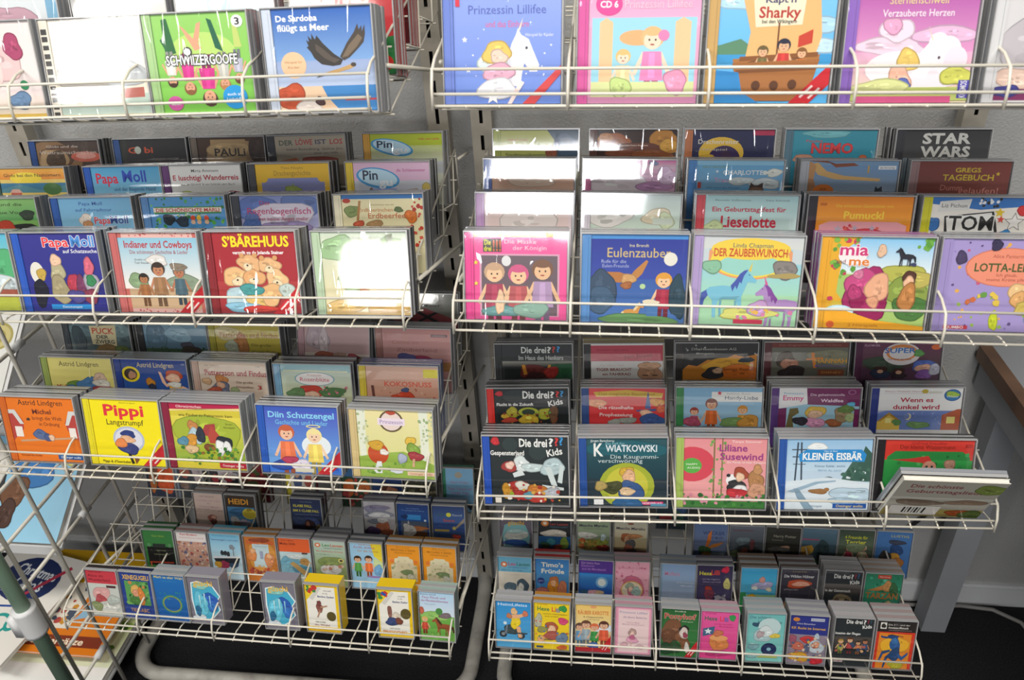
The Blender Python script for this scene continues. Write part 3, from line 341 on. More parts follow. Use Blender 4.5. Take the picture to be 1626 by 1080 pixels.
 ('L3', 1, 0.2567, 3, '1c3c8c', 'g', 'bg|1f4494;g|.3|1|2a58a4|1c3c8c;t|Astrid Lindgren|.52|.89|.56|.11|d8c890;e|.13|.68|.14|.17|f0d818;e|.13|.68|.1|.125|3a2820;b|.15|.66|.05|.08|c08c68;b|.78|.66|.13|.12|c8502c;b|.78|.62|.09|.09|f0c0a0;p|.7,.48,.88,.48,.92,.14,.7,.14|f0b428;b|.79|.48|.1|.05|e8e8e0;p|.56,.76,.6,.74,.66,.5,.72,.46,.66,.42,.6,.52|f0c0a0;p|.9,.46,.99,.4,1,.34,.88,.4|f0c0a0;b|.42|.52|.06|.08|c88424;b|.44|.42|.05|.06|2a3048;T|Pippi|.22|.26|.42|.14|f4f4f4;t|Süng|.6|.24|.16|.07|d89c4c;t|CD|.95|.92|.05|.03|c8d0e0;r|.7|.38|1|.4|8cb0d8', 'dark blue cover with yellow ringed portrait badge'),
 ('L3', 1, 0.4056, 4, 'c8a898', 'g', 'bg|dcc8b4;t|Sven Nordqvist|.2|.92|.22|.03|7a6a5c;T|Pettersson und Findus|.54|.77|.92|.12|a83440;b|.32|.62|.08|.1|c8844c;b|.3|.42|.14|.14|6a7088;b|.3|.5|.06|.06|e0b090;b|.2|.36|.1|.1|b85840;b|.1|.58|.06|.07|d0a880;b|.5|.4|.06|.06|98a878;t|Die große|.66|.58|.24|.05|8a7060;t|Hörspielbox|.66|.48|.26|.05|8a7060;T|3|.88|.48|.06|.09|b84040;t|CD|.88|.92|.06|.03|8a7a6c', 'beige cover with red arched serif title'),
 ('L3', 1, 0.5591, 3, '78a8c8', 'g', 'bg|9cc4cc;r|.04|0|.96|.88|d8dcb8;g|.2|.85|d8dcb0|c8d8c8;e|.48|.7|.29|.15|88b0bc;e|.48|.7|.27|.135|f4f0ec;t|Prinzessin|.48|.78|.2|.04|c8807c;t|Rosenblüte|.48|.69|.42|.09|d0506c;b|.4|.4|.18|.16|d0483c;b|.42|.34|.1|.1|ecc4a8;b|.72|.42|.18|.1|5c8454;b|.2|.4|.12|.1|6c9060;s|.55|.35|.95|.55|14|.04|d87890,4c7c48', 'aqua cover with oval title and red curls'),
 ('L3', 1, 0.7119, 3, 'd8c03c', 'b', 'bg|d8a890;g|.3|1|d09880|dcb4a0;r|.8|.78|1|.95|dcd040;T|KOKOSNUSS|.58|.64|.66|.1|d8604c;b|.5|.34|.16|.14|d0482c;b|.54|.52|.05|.04|4a5c84;p|.08,.2,.12,.2,.1,.6,.06,.6|6a3c34;s|.05|.1|.95|.55|24|.04|c07c64,e0bca4,b86c58;b|.86|.24|.09|.1|e0a878', 'salmon cover with pale red block title'),
 ('L3', 2, 0.0939, 3, '2c343c', 'd', 'bg|48585c;b|.3|.8|.3|.2|5c747c;b|.8|.6|.2|.3|54666c;b|.15|.5|.1|.4|34444c;b|.85|.8|.15|.2|6c8488;p|.34,.9,.78,.94,.76,.4,.36,.44|cfc49c;T|PUCK|.56|.78|.36|.15|b84434;T|DER|.54|.63|.2|.09|3a4048;T|ZWERG|.57|.51|.32|.1|3a4048;b|.6|.34|.18|.1|7c643c;b|.85|.3|.14|.1|5c6c38', 'dark forest cover with cream title placard'),
 ('L3', 2, 0.25, 2, '2c2c30', 'd', 'g|.2|1|4c6c84|7ca0b4;b|.2|.7|.14|.4|5a788c;b|.55|.75|.2|.2|88aabc;r|0|.2|1|.38|3c5438;s|0|.3|1|.44|40|.03|3c5a38,2c4430;b|.68|.46|.1|.08|4c4c5c;b|.72|.32|.16|.12|3c3430', 'hazy blue cover with grass and hill'),
 ('L3', 2, 0.3942, 3, 'a8a03c', 'g', 'bg|c0b048;r|0|0|1|.28|b8b43c;b|.36|.5|.14|.3|b87c48;b|.24|.46|.1|.16|b0b8a0;b|.18|.8|.2|.15|ccc08c;t|Pettersson und Findus|.52|.76|.9|.14|a8684c;t|Die große|.7|.52|.3|.07|7c7838;t|Hörspielbox|.72|.36|.36|.08|7c7838', 'mustard cover with faded red arched title'),
 ('L3', 2, 0.5601, 3, 'b89098', 'g', 'bg|c4a4a4;b|.2|.7|.16|.3|bca8b0;b|.3|.6|.06|.36|d0c0c4;r|0|0|1|.34|d8ccc0;b|.3|.3|.14|.07|a85c44;b|.55|.3|.1|.05|b89480;b|.75|.28|.08|.06|b84c58', 'mauve cover with bright foil patch'),  # the bright patch is window glare on the lid, caught by its tilt
 ('L3', 2, 0.7156, 3, 'a87870', 'g', 'bg|c89490;g|.4|1|d0a09c|c08884;t|Conni im|.34|.68|.4|.1|b88078;t|Zauberland|.5|.5|.6|.09|a87478;r|.72|.82|.96|.88|6c5c60;t|KARUSSELL|.84|.85|.2|.03|d8c0bc;b|.36|.3|.14|.1|5a5c94;b|.6|.28|.12|.08|a84460;r|0|0|1|.22|a87848', 'dusty pink cover with faint script title'),
 ('L3', 3, 0.7108, 2, '4a3c40', 'd', 'bg|8a8a80;p|0,0,1,0,1,.3,.5,.62,0,.4|a04c50;p|0,.4,.1,.44,.6,0,.5,0|302c30;p|.3,.55,.36,.58,.9,.1,.84,.06|302c30;p|.1,0,.16,0,.7,.5,.64,.52|302c30;t|Das Dunkle|.4|.84|.5|.1|4a4a48;t|Meer|.6|.7|.3|.09|4a4a48', 'grey cover with red net pattern behind'),
 ('R2', 0, 0.0818, 3, 'e84a94', 'g', 'bg|ee5a9c;r|0|.95|1|1|b8b03c;r|.1|.78|.3|.93|3c3c34;T|Die|.15|.89|.07|.06|d8d030;T|drei|.15|.82|.08|.06|d8d030;T|!!!|.25|.855|.09|.13|c8603c;t|Die Maske|.5|.9|.34|.05|f4c4d8;t|der Königin|.6|.83|.36|.05|f4c4d8;r|.06|.04|.92|.76|d8a0b8;r|.08|.05|.9|.74|6c5c64;f|.22|-.06|.72|c8a484|a8445c|ecc49c;f|.48|-.08|.72|d05c88|b85c60|ecc49c;f|.74|-.04|.74|7c5844|b094b8|e8bc94;e|.35|.68|.05|.06|e0e0e0;b|.3|.1|.2|.06|6c9c9c;b|.62|.12|.2|.08|8cb0a0;b|.28|.2|.04|.14|f0cca8;st|.02|.66|.03|e8d850;st|.02|.42|.03|e8d850', 'hot pink cover framing three girls'),
 ('R2', 0, 0.2398, 2, '5a90cc', 'g', 'g|0|1|4a78b8|2a3a98;g|.5|1|3c50a8|2c3894;r|0|.95|1|1|4a90d4;t|Ina Brandt|.5|.88|.2|.035|d8d0a0;t|Eulenzauber|.5|.8|.66|.11|d0b87c;t|Rufe für die|.24|.7|.26|.04|a8b0d8;t|Eulen-Freunde|.26|.65|.28|.04|a8b0d8;e|.83|.73|.07|.075|e8e4d8;p|.42,.54,.46,.6,.58,.72,.6,.7,.54,.56,.48,.5|c08448;p|.42,.54,.3,.58,.12,.58,.14,.52,.28,.46,.38,.46|b87840;b|.4|.5|.08|.05|d0a068;b|.38|.43|.05|.04|a8683c;f|.77|.02|.56|e0a040|a83048|f0c8a0;e|.55|.42|.03|.03|b8d8a0;b|.12|.4|.14|.2|3c5068;b|.12|.26|.14|.14|44607c;b|.92|.3|.08|.24|2c4858;h|.46|.0|.24|d09448|e8d0a0;b|.5|.04|.44|.05|6c9c60;r|.6|.08|.72|.24|4878b0;b|.64|.24|.1|.03|e8dcc0', 'night blue cover with owl and moon'),
 ('R2', 0, 0.3852, 3, 'b09ccc', 'g', 'g|.3|.7|a8dcc0|9cd0dc;r|0|0|1|.35|a8d8b0;e|.48|.76|.44|.24|e8a070;e|.48|.74|.4|.2|f0d850;e|.48|.68|.32|.12|9cd4c8;r|0|.7|.06|1|c8d4d8;r|.9|.7|1|1|c8d4d8;g|.86|1|d4d8d4|ccd0d4;e|.48|.86|.4|.12|f0d04c;t|Linda Chapman|.5|.9|.4|.05|4a5c70;T|DER ZAUBERWUNSCH|.48|.82|.74|.09|c84c34;h|.3|.08|.56|7cc0d8|4a5cac;p|.475,.62,.5,.61,.51,.72|e8c850;h|.8|-.02|.5|b08cc4|84489c|-1;p|.66,.46,.685,.47,.64,.57|d8609c;b|.84|.64|.12|.09|8a8480;b|.84|.57|.16|.03|b09c60;b|.1|.66|.1|.06|8cc0a0;b|.5|.14|.3|.06|d8d878;b|.6|.2|.1|.08|c8a0d0;r|.36|.02|.66|.07|d8405c;s|.4|.08|.98|.25|24|.035|d880a8,e8b850,8cc4a0', 'rainbow arch cover with two blue unicorns'),
 ('R2', 0, 0.5468, 3, 'e8a82c', 'p', 'bg|e8b030;g|.0|.3|f0a828|d8c048;p|.12,1,1,1,1,.0,.8,.05,.3,.12,.1,.4|a8c870;g|.62|1|e4f0f4|84c4ec;r|.05|.6|1|.62|dcecd8;p|0,1,.3,1,.14,.86,.1,.5,.08,.3,0,.2|e8b030;b|.75|.6|.24|.1|b8b854;b|.8|.42|.2|.16|8ca048;b|.9|.56|.12|.08|c0b45c;b|.85|.24|.16|.14|4c7c3c;s|.02|.3|.26|.98|30|.05|5c9c3c,84b848,c83c5c;s|.84|.88|1|1|12|.05|5c9c3c,74ac48;b|.4|.4|.2|.26|a82c68;b|.34|.5|.14|.16|c84c84;b|.44|.26|.18|.14|981c58;b|.5|.46|.1|.16|ecb08c;b|.47|.3|.05|.06|e8a884;b|.3|.6|.05|.04|d87ca0;b|.28|.4|.06|.08|b83c74;e|.22|.8|.14|.1|f8ecec;O|mia|.23|.87|.28|.13|d03878|faf0f0|.0008;O|me|.29|.745|.2|.1|e08030|faf0f0|.0008;t|and|.11|.74|.09|.05|7a5a5c;h|.73|.7|.2|2c2c38|1c1c24|-1;b|.82|.72|.03|.02|3c4468;b|.5|.86|.04|.06|e8c0a0;b|.8|.56|.06|.08|583428;b|.8|.52|.05|.06|f0c09c;b|.8|.36|.08|.14|b87c44;e|.14|.18|.15|.08|b8dcec;e|.14|.18|.13|.065|d8ecf4;p|0,.0,1,0,1,.04,.5,.1,.2,.2,0,.22|eca828;t|2 Hörspiele|.4|.04|.3|.035|b87018;e|.07|.04|.04|.04|d86030', 'leafy yellow cover with magenta haired portrait'),
 ('R2', 0, 0.6958, 3, 'a090c8', 'g', 'bg|a898d0;s|.02|.02|.98|.98|60|.03|8c7cb8,e8b050,c85c80,5c4c80,98b850;e|.55|.7|.4|.21|d87c60;e|.55|.7|.385|.2|f09478;t|Alice Pantermüller|.6|.82|.4|.04|b05848;T|LOTTA-LEBEN|.56|.7|.64|.09|4a5c2c;t|Ich glaub,|.56|.62|.2|.035|b05848;t|meine Kröte pfeift!|.58|.57|.42|.035|b05848;r|.02|.02|.26|.06|c83c4c;t|JUMBO|.14|.04|.16|.03|ffffff;b|.5|.12|.04|.1|c8d430;b|.7|.42|.1|.1|f0c890;b|.7|.36|.06|.08|e8b070;b|.76|.26|.07|.06|d8c060;b|.9|.16|.1|.08|98b0d8;s|.1|.3|.5|.42|8|.05|d07040,e8c850,6c9c48;b|.1|.8|.05|.06|4c4064;b|.42|.94|.05|.05|3c3454', 'lilac cover with orange oval title patch'),
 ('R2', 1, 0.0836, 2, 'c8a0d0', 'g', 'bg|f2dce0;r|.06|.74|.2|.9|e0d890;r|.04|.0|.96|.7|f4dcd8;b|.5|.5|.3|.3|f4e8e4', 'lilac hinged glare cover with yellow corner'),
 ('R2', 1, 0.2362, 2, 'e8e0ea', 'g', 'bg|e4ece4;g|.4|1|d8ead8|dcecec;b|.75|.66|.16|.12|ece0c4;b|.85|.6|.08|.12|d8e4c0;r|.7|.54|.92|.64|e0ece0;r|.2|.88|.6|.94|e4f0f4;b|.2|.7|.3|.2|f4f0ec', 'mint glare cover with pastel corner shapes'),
 ('R2', 1, 0.3966, 3, 'd8505c', 'g', 'bg|b8dcdc;g|.4|1|cce4e0|b0d8dc;t|Alexander Steffensmeier|.3|.93|.4|.03|6a8088;t|Vera Schmidt|.78|.93|.26|.03|6a8088;T|Ein Geburtstagsfest für|.48|.79|.8|.075|c8384c;O|Lieselotte|.48|.6|.6|.18|c83048|c83048|.0001;t|und andere Geschichten|.66|.43|.44|.04|c86068;p|.3,.36,.34,.36,.33,.5|c05040;b|.1|.5|.1|.1|d4e4b0;b|.96|.38|.1|.06|a8b848', 'pale aqua cover with big crimson title'),
 ('R2', 1, 0.549, 3, '2c2830', 'd', 'bg|f09428;g|.6|1|f0a030|ee8c20;p|.04,.0,.96,0,.96,.56,.86,.62,.14,.62,.04,.56|eca8b0;t|Die schönsten Geschichten von|.5|.86|.6|.05|f0c83c;T|Pumuckl|.5|.72|.42|.12|f4d040;s|.3|.34|.7|.56|40|.04|d84a4c,c83c48,e06c5c;b|.5|.4|.2|.12|d8484c;st|.24|.5|.07|c0b4c4;st|.42|.52|.05|b8b0c4;st|.6|.52|.05|b8b0c4;r|.03|.86|.1|.9|c86c18', 'orange cover with pink panel and red splash'),
 ('R2', 1, 0.6999, 2, 'd0cc2c', 'g', 'bg|f0ece4;p|0,1,1,1,1,.88,.5,.82,0,.9|3c78c0;p|.08,.94,.4,.98,.38,.82,.06,.78|e4e4e0;t|Liz Pichon|.23|.88|.26|.06|5a5a5a;s|.45|.86|.7|1|16|.04|2c2c2c,f4f4f4;p|.14,.72,.64,.8,.68,.62,.74,.3,.1,.24,.16,.48|2a2a2a;p|.16,.7,.62,.78,.65,.6,.71,.32,.13,.26,.19,.48|ecece8;O|TOM|.42|.62|.46|.22|262626|f0f0ec|.0012;O|GATES|.44|.36|.58|.22|262626|f0f0ec|.0012;st|.86|.64|.15|444;st|.86|.64|.13|f4f0ec;st|.7|.78|.08|e8c838;st|.08|.4|.08|e08838;b|.03|.6|.06|.1|3c78c0;r|.84|.28|1|.4|d0dc50;t|Wunder|.92|.34|.14|.06|444;st|.72|.68|.06|d84c3c;b|.95|.82|.08|.06|d83c3c;b|.78|.46|.05|.06|3c88c8', 'comic cover with huge black block letters'),
 ('R2', 2, 0.0832, 2, '6c84c8', 'g', 'bg|e4a488;g|.3|1|f0c8b0|d89878;b|.25|.8|.14|.1|c88c78;r|.28|.72|.58|.95|dcc48c;t|Lauras|.43|.84|.24|.08|c0a468;b|.74|.78|.12|.1|d09078;b|.5|.55|.3|.16|f4d8c4;t|Stern und die|.5|.62|.3|.04|c08068', 'peach cover with pale stepped roof'),
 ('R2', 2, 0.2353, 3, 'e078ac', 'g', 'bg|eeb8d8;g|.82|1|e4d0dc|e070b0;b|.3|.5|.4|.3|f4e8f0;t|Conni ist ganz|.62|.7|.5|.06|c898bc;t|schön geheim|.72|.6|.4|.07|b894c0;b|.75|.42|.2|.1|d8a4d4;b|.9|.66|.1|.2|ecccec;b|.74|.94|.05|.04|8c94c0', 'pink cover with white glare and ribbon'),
 ('R2', 2, 0.3928, 3, '4c8cd0', 'g', 'bg|70b4e4;g|.4|1|84bce4|64acdc;r|0|.9|1|1|90c8e8;t|NELE NEUHAUS|.22|.86|.3|.05|7c9c58;T|CHARLOTTES|.56|.74|.5|.1|ecf4f8;t|Traumpferd|.42|.57|.42|.1|d890b4;t|Wir sind die Kinder|.32|.4|.4|.04|4c7ca8;st|.24|.76|.04|ecf4f8;b|.9|.74|.08|.08|f0f4ec;b|.8|.74|.04|.03|f0f4ec;b|.8|.5|.16|.12|dce8ec;b|.52|.55|.14|.08|dce8ec;p|.62,.36,.64,.52,.68,.46,.72,.46,.78,.52,.78,.34|4c3c38;b|.7|.36|.07|.06|84644c;r|.02|.38|.06|.52|c84c4c', 'sky blue cover with horse ears and stars'),
 ('R2', 2, 0.5566, 3, 'b8bcc4', 'g', 'bg|7ca0c4;g|.2|.9|98a8b8|7098c4;p|0,1,.2,1,.3,.86,.56,.9,.5,.96,.3,.94|8c4c34;p|.02,.94,.1,.7,.3,.6,.8,.56,.82,.62,.4,.68,.2,.78,.1,.96|dcb06c;p|0,.5,.06,.62,.08,.9,.02,.98,0,.98|c89460;p|.0,.3,.1,.4,.06,.6,0,.62|b07c54;r|.78|.82|.98|.9|e8ecf0;t|der Hörverlag|.88|.86|.16|.04|4c5864;e|.18|.34|.12|.15|e07c2c;T|2CD|.18|.38|.08|.05|7c3c10;p|.76,.3,.77,.46,.8,.4,.84,.46,.86,.28|2c3440;r|.66|.74|.68|.9|c8a458', 'grey blue cover with flowing golden hair'),
 ('R2', 2, 0.7113, 3, '9c7c7c', 'g', 'bg|84443c;g|.4|1|8c4c44|7c3c34;T|GREGS|.54|.82|.28|.1|d4b83c;T|TAGEBUCH|.55|.66|.56|.13|d4b83c;st|.87|.74|.05|d4b83c;t|Dumm|.38|.44|.24|.13|d88c80;t|gelaufen!|.68|.38|.44|.13|d88c80;r|.26|.3|.9|.315|a06860', 'maroon cover with gold capitals'),
 ('R2', 3, 0.0867, 1, '98a050', 'g', 'bg|a0a458;p|.6,1,1,1,1,0,.64,0,.74,.6|34485c;b|.86|.6|.16|.3|3c5068;t|Sigrid Früh|.22|.74|.26|.07|b0644c;t|Die Bremer|.22|.5|.32|.09|2c3424;t|Stadtmusikanten|.32|.34|.52|.1|2c3424;b|.66|.4|.06|.2|844830;s|.3|.56|.56|.76|5|.025|3c4030', 'olive cover with dark forest edge'),
 ('R2', 3, 0.2439, 1, '4c2c24', 'd', 'bg|2c1814;b|.2|.7|.2|.2|8c4c24;b|.85|.7|.2|.3|a4702c;b|.5|.5|.3|.16|5c2c1c;b|.9|.6|.1|.16|c09038;b|.3|.4|.2|.1|6c3820;b|.7|.36|.26|.12|744020;b|.1|.8|.1|.1|a0642c;t|Cornelia Funke Reckless|.46|.6|.36|.04|dcc8b4', 'dark fiery cover with amber smoke'),
 ('R2', 3, 0.3951, 2, 'a86844', 'd', 'bg|202448;e|.36|.4|.28|.42|c8a438;e|.4|.24|.2|.36|30204c;p|.4,.6,.5,.3,.6,.0,.3,0|382440;r|.74|.86|1|1|a02c4c;t|Drachenreiter|.32|.7|.5|.12|ccc8c0;t|Hörspiel|.26|.5|.34|.06|a8a4a0;t|2CD|.22|.34|.1|.04|a8a4a0;b|.2|.22|.1|.14|b89434', 'navy cover with yellow dragon arc'),
 ('R2', 3, 0.5504, 2, '4c6c7c', 'g', 'bg|2c7c94;g|.3|1|2c849c|38889c;b|.4|.9|.3|.08|68a8b0;t|Findet|.26|.72|.2|.07|b04448;O|NEMO|.48|.54|.5|.26|c83c40|7c2430|.0005;b|.16|.26|.14|.1|b8846c;b|.86|.3|.05|.06|b0603c', 'teal sea cover with red block letters'),
 ('R2', 3, 0.7184, 5, '34343a', 'd', 'bg|3c3c3e;g|.3|1|444446|343436;O|STAR|.5|.79|.56|.26|c4c4c0|c4c4c0|.0004;O|WARS|.5|.46|.58|.26|c4c4c0|c4c4c0|.0004;t|THE CLONE WARS|.5|.3|.44|.05|8c8c88', 'charcoal cover with chunky silver letters'),
 ('R3', 0, 0.0771, 4, '2050b4', 'd', 'bg|20282a;e|.26|.88|.1|.1|2c3a38;e|.62|.78|.12|.12|2c3a38;b|.07|.93|.05|.05|c82c34;O|Die drei|.56|.91|.36|.12|f0f0ec|f0f0ec|.0001;T|?|.79|.92|.06|.12|f0f0ec;T|?|.86|.93|.05|.12|d83838;T|?|.92|.94|.05|.12|3c98d8;T|Kids|.83|.78|.2|.1|f0f0ec|.2;T|Gespensterjagd|.22|.76|.44|.07|f0f0ec;b|.4|.6|.1|.1|dce4e4;b|.55|.55|.16|.05|c8d8d8;b|.8|.56|.14|.12|b8ccd0;p|.7,.56,.78,.56,.86,.28,.78,.3|d0dcdc;p|.9,.6,.95,.58,.92,.32,.86,.34|d0dcdc;p|.66,.3,.94,.26,.94,.22,.68,.24|d8e0e0;p|.28,.46,.4,.52,.44,.44,.3,.4|d8e0e0;b|.24|.56|.08|.08|a83c38;b|.25|.58|.05|.05|f0c8b8;b|.38|.2|.2|.14|a82c28;b|.2|.2|.06|.1|c8902c;b|.4|.28|.08|.06|e0dcd0;b|.6|.2|.12|.1|c87c34;b|.78|.18|.1|.08|b8bcc4;b|.6|.1|.1|.07|b83830;e|.26|.16|.03|.03|98a830;b|.48|.14|.06|.05|5c98a8;r|.04|.02|.12|.1|e8e0d4;s|.2|.05|.9|.3|20|.04|b04030,d8a848,e8e0d4', 'black cover with white skeleton and coloured marks'),
 ('R3', 0, 0.2342, 4, '24509c', 'g', 'bg|263640;g|.4|1|1c3c48|2c5860;b|.5|.84|.5|.12|20606c;t|Jürgen Banscherus|.2|.96|.3|.035|e8f0f0;t|Ein Fall für|.36|.92|.24|.035|88c0c8;T|K|.15|.83|.12|.19|f4f4f0;T|WIATKOWSKI|.56|.85|.64|.1|e4ecf0;t|Die Kaugummi-|.6|.73|.6|.06|c8d8d8;t|verschwörung|.42|.67|.56|.06|c8d8d8;e|.5|.3|.35|.34|a8b438;e|.5|.3|.27|.28|ccc844;b|.5|.5|.09|.07|d8b040;b|.53|.44|.08|.08|e8b890;b|.55|.22|.14|.16|3c5c90;b|.5|.22|.1|.05|e8c8a0;b|.32|.28|.12|.08|4c5030;b|.17|.3|.06|.07|b8a060;r|.08|.02|.2|.1|f0f0f0;r|.68|.02|.96|.07|d83c7c;t|HÖRVERLAG|.82|.045|.24|.03|ffffff;b|.5|.05|.2|.07|2c6090;r|.8|0|1|.04|5c98b8', 'dark teal cover with boy in lime moon'),
 ('R3', 0, 0.3866, 3, 'a8c060', 'g', 'bg|eca0a4;g|.2|1|f0a8a8|e89498;e|.1|.62|.28|.25|d84858;e|.1|.6|.12|.11|5cb048;t|HAPPY|.1|.62|.14|.03|f0f4e0;t|AUDIO|.12|.57|.16|.03|f0f4e0;p|.36,.1,.38,.1,.38,1,.36,1|88744c;p|.46,.1,.475,.1,.475,1,.46,1|88744c;s|.32|.1|.52|.96|24|.035|6c9c50,8cac5c;t|Tanya Stewner|.76|.95|.36|.035|f8e4e0;T|Liliane|.6|.86|.34|.1|a03c84;T|Susewind|.7|.74|.52|.1|a03c84;t|Ein Panda ist kein Känguru|.76|.66|.46|.035|f8e4e0;e|.62|.4|.1|.09|f4f4f4;b|.63|.36|.07|.04|2c2c30;e|.55|.47|.025|.025|2c2c30;e|.67|.48|.025|.025|2c2c30;b|.66|.3|.1|.1|2c2c30;b|.7|.26|.08|.07|f0f0f0;b|.7|.5|.08|.08|a84c34;b|.69|.45|.05|.05|f0c8a8;b|.66|.22|.12|.06|c83840;b|.88|.4|.08|.14|b88454;b|.9|.56|.05|.06|c89464;b|.9|.26|.1|.1|d8a080;r|0|0|1|.1|3c7c38;s|0|.02|1|.2|50|.045|3c7c38,4c9440,2c6430,d890a0', 'salmon pink cover with panda and bamboo'),
 ('R3', 0, 0.5433, 3, '2858a8', 'g', 'g|.0|1|dce8f0|a8cce8;g|.55|1|c8e0f0|98c4e8;p|.1,.36,.12,.36,.14,.95,.12,.95|3c4c5c;p|.18,.36,.2,.36,.18,.95,.16,.95|3c4c5c;r|.06|.84|.24|.855|3c4c5c;r|.07|.74|.23|.755|3c4c5c;r|.08|.64|.23|.65|3c4c5c;b|.36|.89|.1|.05|f4f8f8;t|Kleiner Eisbär, wohin|.52|.62|.36|.035|5c84a8;t|fährst du, Lars?|.52|.56|.28|.03|7ca8c8;p|.66,.42,.98,.4,.96,.52,.88,.68,.84,.86,.78,.68,.7,.52|44685c;p|.8,.44,1,.4,1,.8,.92,.9,.86,.68|3c6054;s|.64|.4|1|.6|24|.04|345848,4c7464,dce8ec;p|.16,.68,.92,.68,.94,.78,.88,.85,.24,.85,.14,.78|2c90d4;t|Hans de Beer|.52|.83|.16|.025|d8ecf8;O|KLEINER EISBÄR|.54|.755|.7|.1|f8fcfc|f8fcfc|.0001;b|.5|.44|.06|.03|5c747c;p|0,.4,.5,.46,1,.38,1,.0,0,0|e0ecf4;p|.02,.26,.36,.4,.6,.42,.6,.4,.4,.37,.1,.24|9cb8cc;p|.1,.3,.16,.3,.3,.08,.36,.0,.24,0,.14,.18|8ca8bc;b|.4|.26|.1|.035|a87c50;b|.5|.29|.03|.025|a87c50;b|.8|.22|.24|.1|c4dcec;b|.7|.12|.16|.05|b4d0e4;r|.58|.02|.98|.09|2458a8;t|Oetinger audio|.78|.055|.32|.04|f0d878;t|Hörspiel|.38|.05|.14|.03|7c98b0', 'snowy cover with sky blue title banner'),
 ('R3', 0, 0.6868, 1, '201c20', 'd', 'bg|d83c30;t|Otfried Preußler|.5|.95|.4|.035|8c1c1c;t|Der kleine Wassermann|.48|.9|.62|.06|7c2018;p|.03,.0,.97,0,.97,.76,.88,.84,.12,.84,.03,.76|2c8c44;g|.1|.72|248040|34a04c;s|.06|.1|.94|.8|60|.045|2c8444,3ca458,1c7038,58b868;p|.08,.72,.3,.74,.5,.78,.58,.64,.5,.6,.44,.68,.26,.7|c83c34;e|.52|.62|.08|.09|d89884;e|.49|.63|.015|.015|244;e|.55|.63|.015|.015|244;b|.75|.66|.06|.06|b88c78;b|.3|.56|.07|.04|8cd4b0;b|.86|.56|.06|.025|b8d840;p|.44,.5,.56,.5,.6,.36,.42,.36|7cb850;t|2CD|.94|.92|.08|.04|7c1814', 'red cover framing bright green pond scene'),
 ('R3', 1, 0.075, 3, 'd82c24', 'd', 'bg|1c2224;e|.3|.8|.18|.16|2a3434;b|.07|.87|.05|.05|c82c34;O|Die drei|.57|.84|.36|.19|f0f0ec|f0f0ec|.0001;T|?|.79|.84|.06|.16|f0f0ec;T|?|.86|.85|.05|.15|d83838;T|?|.92|.86|.05|.15|3c98d8;T|Kids|.83|.64|.2|.14|f0f0ec|.2;T|Flucht in die Zukunft|.28|.6|.5|.075|f0f0ec;e|.46|.4|.14|.12|a8b038;e|.46|.4|.09|.08|2c3c2c;e|.14|.3|.06|.06|d8b040;b|.24|.4|.06|.14|b0a838;b|.7|.36|.1|.14|a8a838;b|.46|.22|.14|.1|c8a834;b|.8|.34|.06|.2|6c4c34;b|.2|.2|.1|.06|b84838;e|.46|.26|.04|.04|e8e060;s|.1|.1|.85|.4|24|.04|c8c040,8c3c28,5c9c48', 'black cover with red hinge and yellow machine'),
 ('R3', 1, 0.2358, 3, '2c4c88', 'g', 'bg|d8383c;g|.3|1|d83438|dc4c50;p|.06,.9,.5,.96,.98,.88,.96,.76,.5,.8,.1,.78|d8b44c;t|Das magische Baumhaus|.5|.86|.74|.07|a87c28;b|.1|.62|.12|.1|e8a078;b|.9|.66|.1|.08|e0a050;T|Die rätselhafte|.36|.52|.46|.085|f4dcd8;T|Prophezeiung|.36|.34|.44|.085|f4dcd8;p|.74,.5,.82,.5,.78,.94|4c6ca0;p|.62,.46,.9,.5,.88,.44,.64,.42|3c5c94;b|.76|.36|.08|.1|e8b898;b|.84|.22|.16|.14|3c5c98;b|.5|.2|.14|.06|98a098;b|.34|.16|.08|.06|a0a8a0;b|.95|.5|.05|.1|d86c48', 'scarlet cover with wizard and gold scroll'),
 ('R3', 1, 0.3929, 2, '3c8c50', 'g', 'bg|90c0e0;g|.3|1|a4cce4|84b8dc;p|.36,.9,1,.9,1,.66,.36,.66|f4f4f0;t|Handy-Liebe|.74|.76|.42|.09|3c5478;t|Sabine Zett|.7|.86|.3|.03|98a8b0;st|.46|.87|.06|d83c4c;f|.14|-.1|.62|9c3c34|b4506c|e8b490;f|.36|-.12|.86|7c3c30|d86c30|e8b08c;f|.76|-.12|.7|d8943c|d89c44|ecbc94;b|.66|.16|.2|.1|7ca060;b|.84|.16|.12|.18|d89c44;b|.1|.16|.12|.1|b4506c', 'light blue cover with laughing people and sign'),
 ('R3', 1, 0.5461, 4, '5c3880', 'g', 'bg|a4d0e4;p|.34,1,1,1,1,.56,.36,.6|78285c;p|0,1,.34,1,.36,.62,.2,.56,0,.5|f0f0f0;T|Emmy|.18|.76|.26|.12|d03880;t|Prinzessin|.18|.87|.24|.05|74b0d0;t|Die geheimnisvolle|.6|.84|.42|.06|f0d8e8;T|Waldfee|.66|.7|.28|.08|f4d8ec;e|.9|.9|.05|.06|a06c94;e|.9|.9|.035|.042|78285c;p|0,.5,.1,.52,.1,0,0,0|78285c;p|.14,.5,.24,.52,.26,.4,.18,.3,.2,.0,.1,0|74683c;b|.46|.42|.12|.14|e8c054;b|.46|.36|.08|.1|f0c8a8;b|.46|.16|.12|.12|e4a0c4;b|.28|.2|.08|.1|34303c;b|.7|.16|.1|.08|a8643c;b|.8|.36|.1|.16|a8906c;b|.84|.5|.1|.08|6c8c48;b|.9|.62|.04|.05|64b8dc;b|.9|.3|.06|.1|b8cc90;r|.94|0|1|.5|78285c', 'plum banner cover with blonde child and animals'),
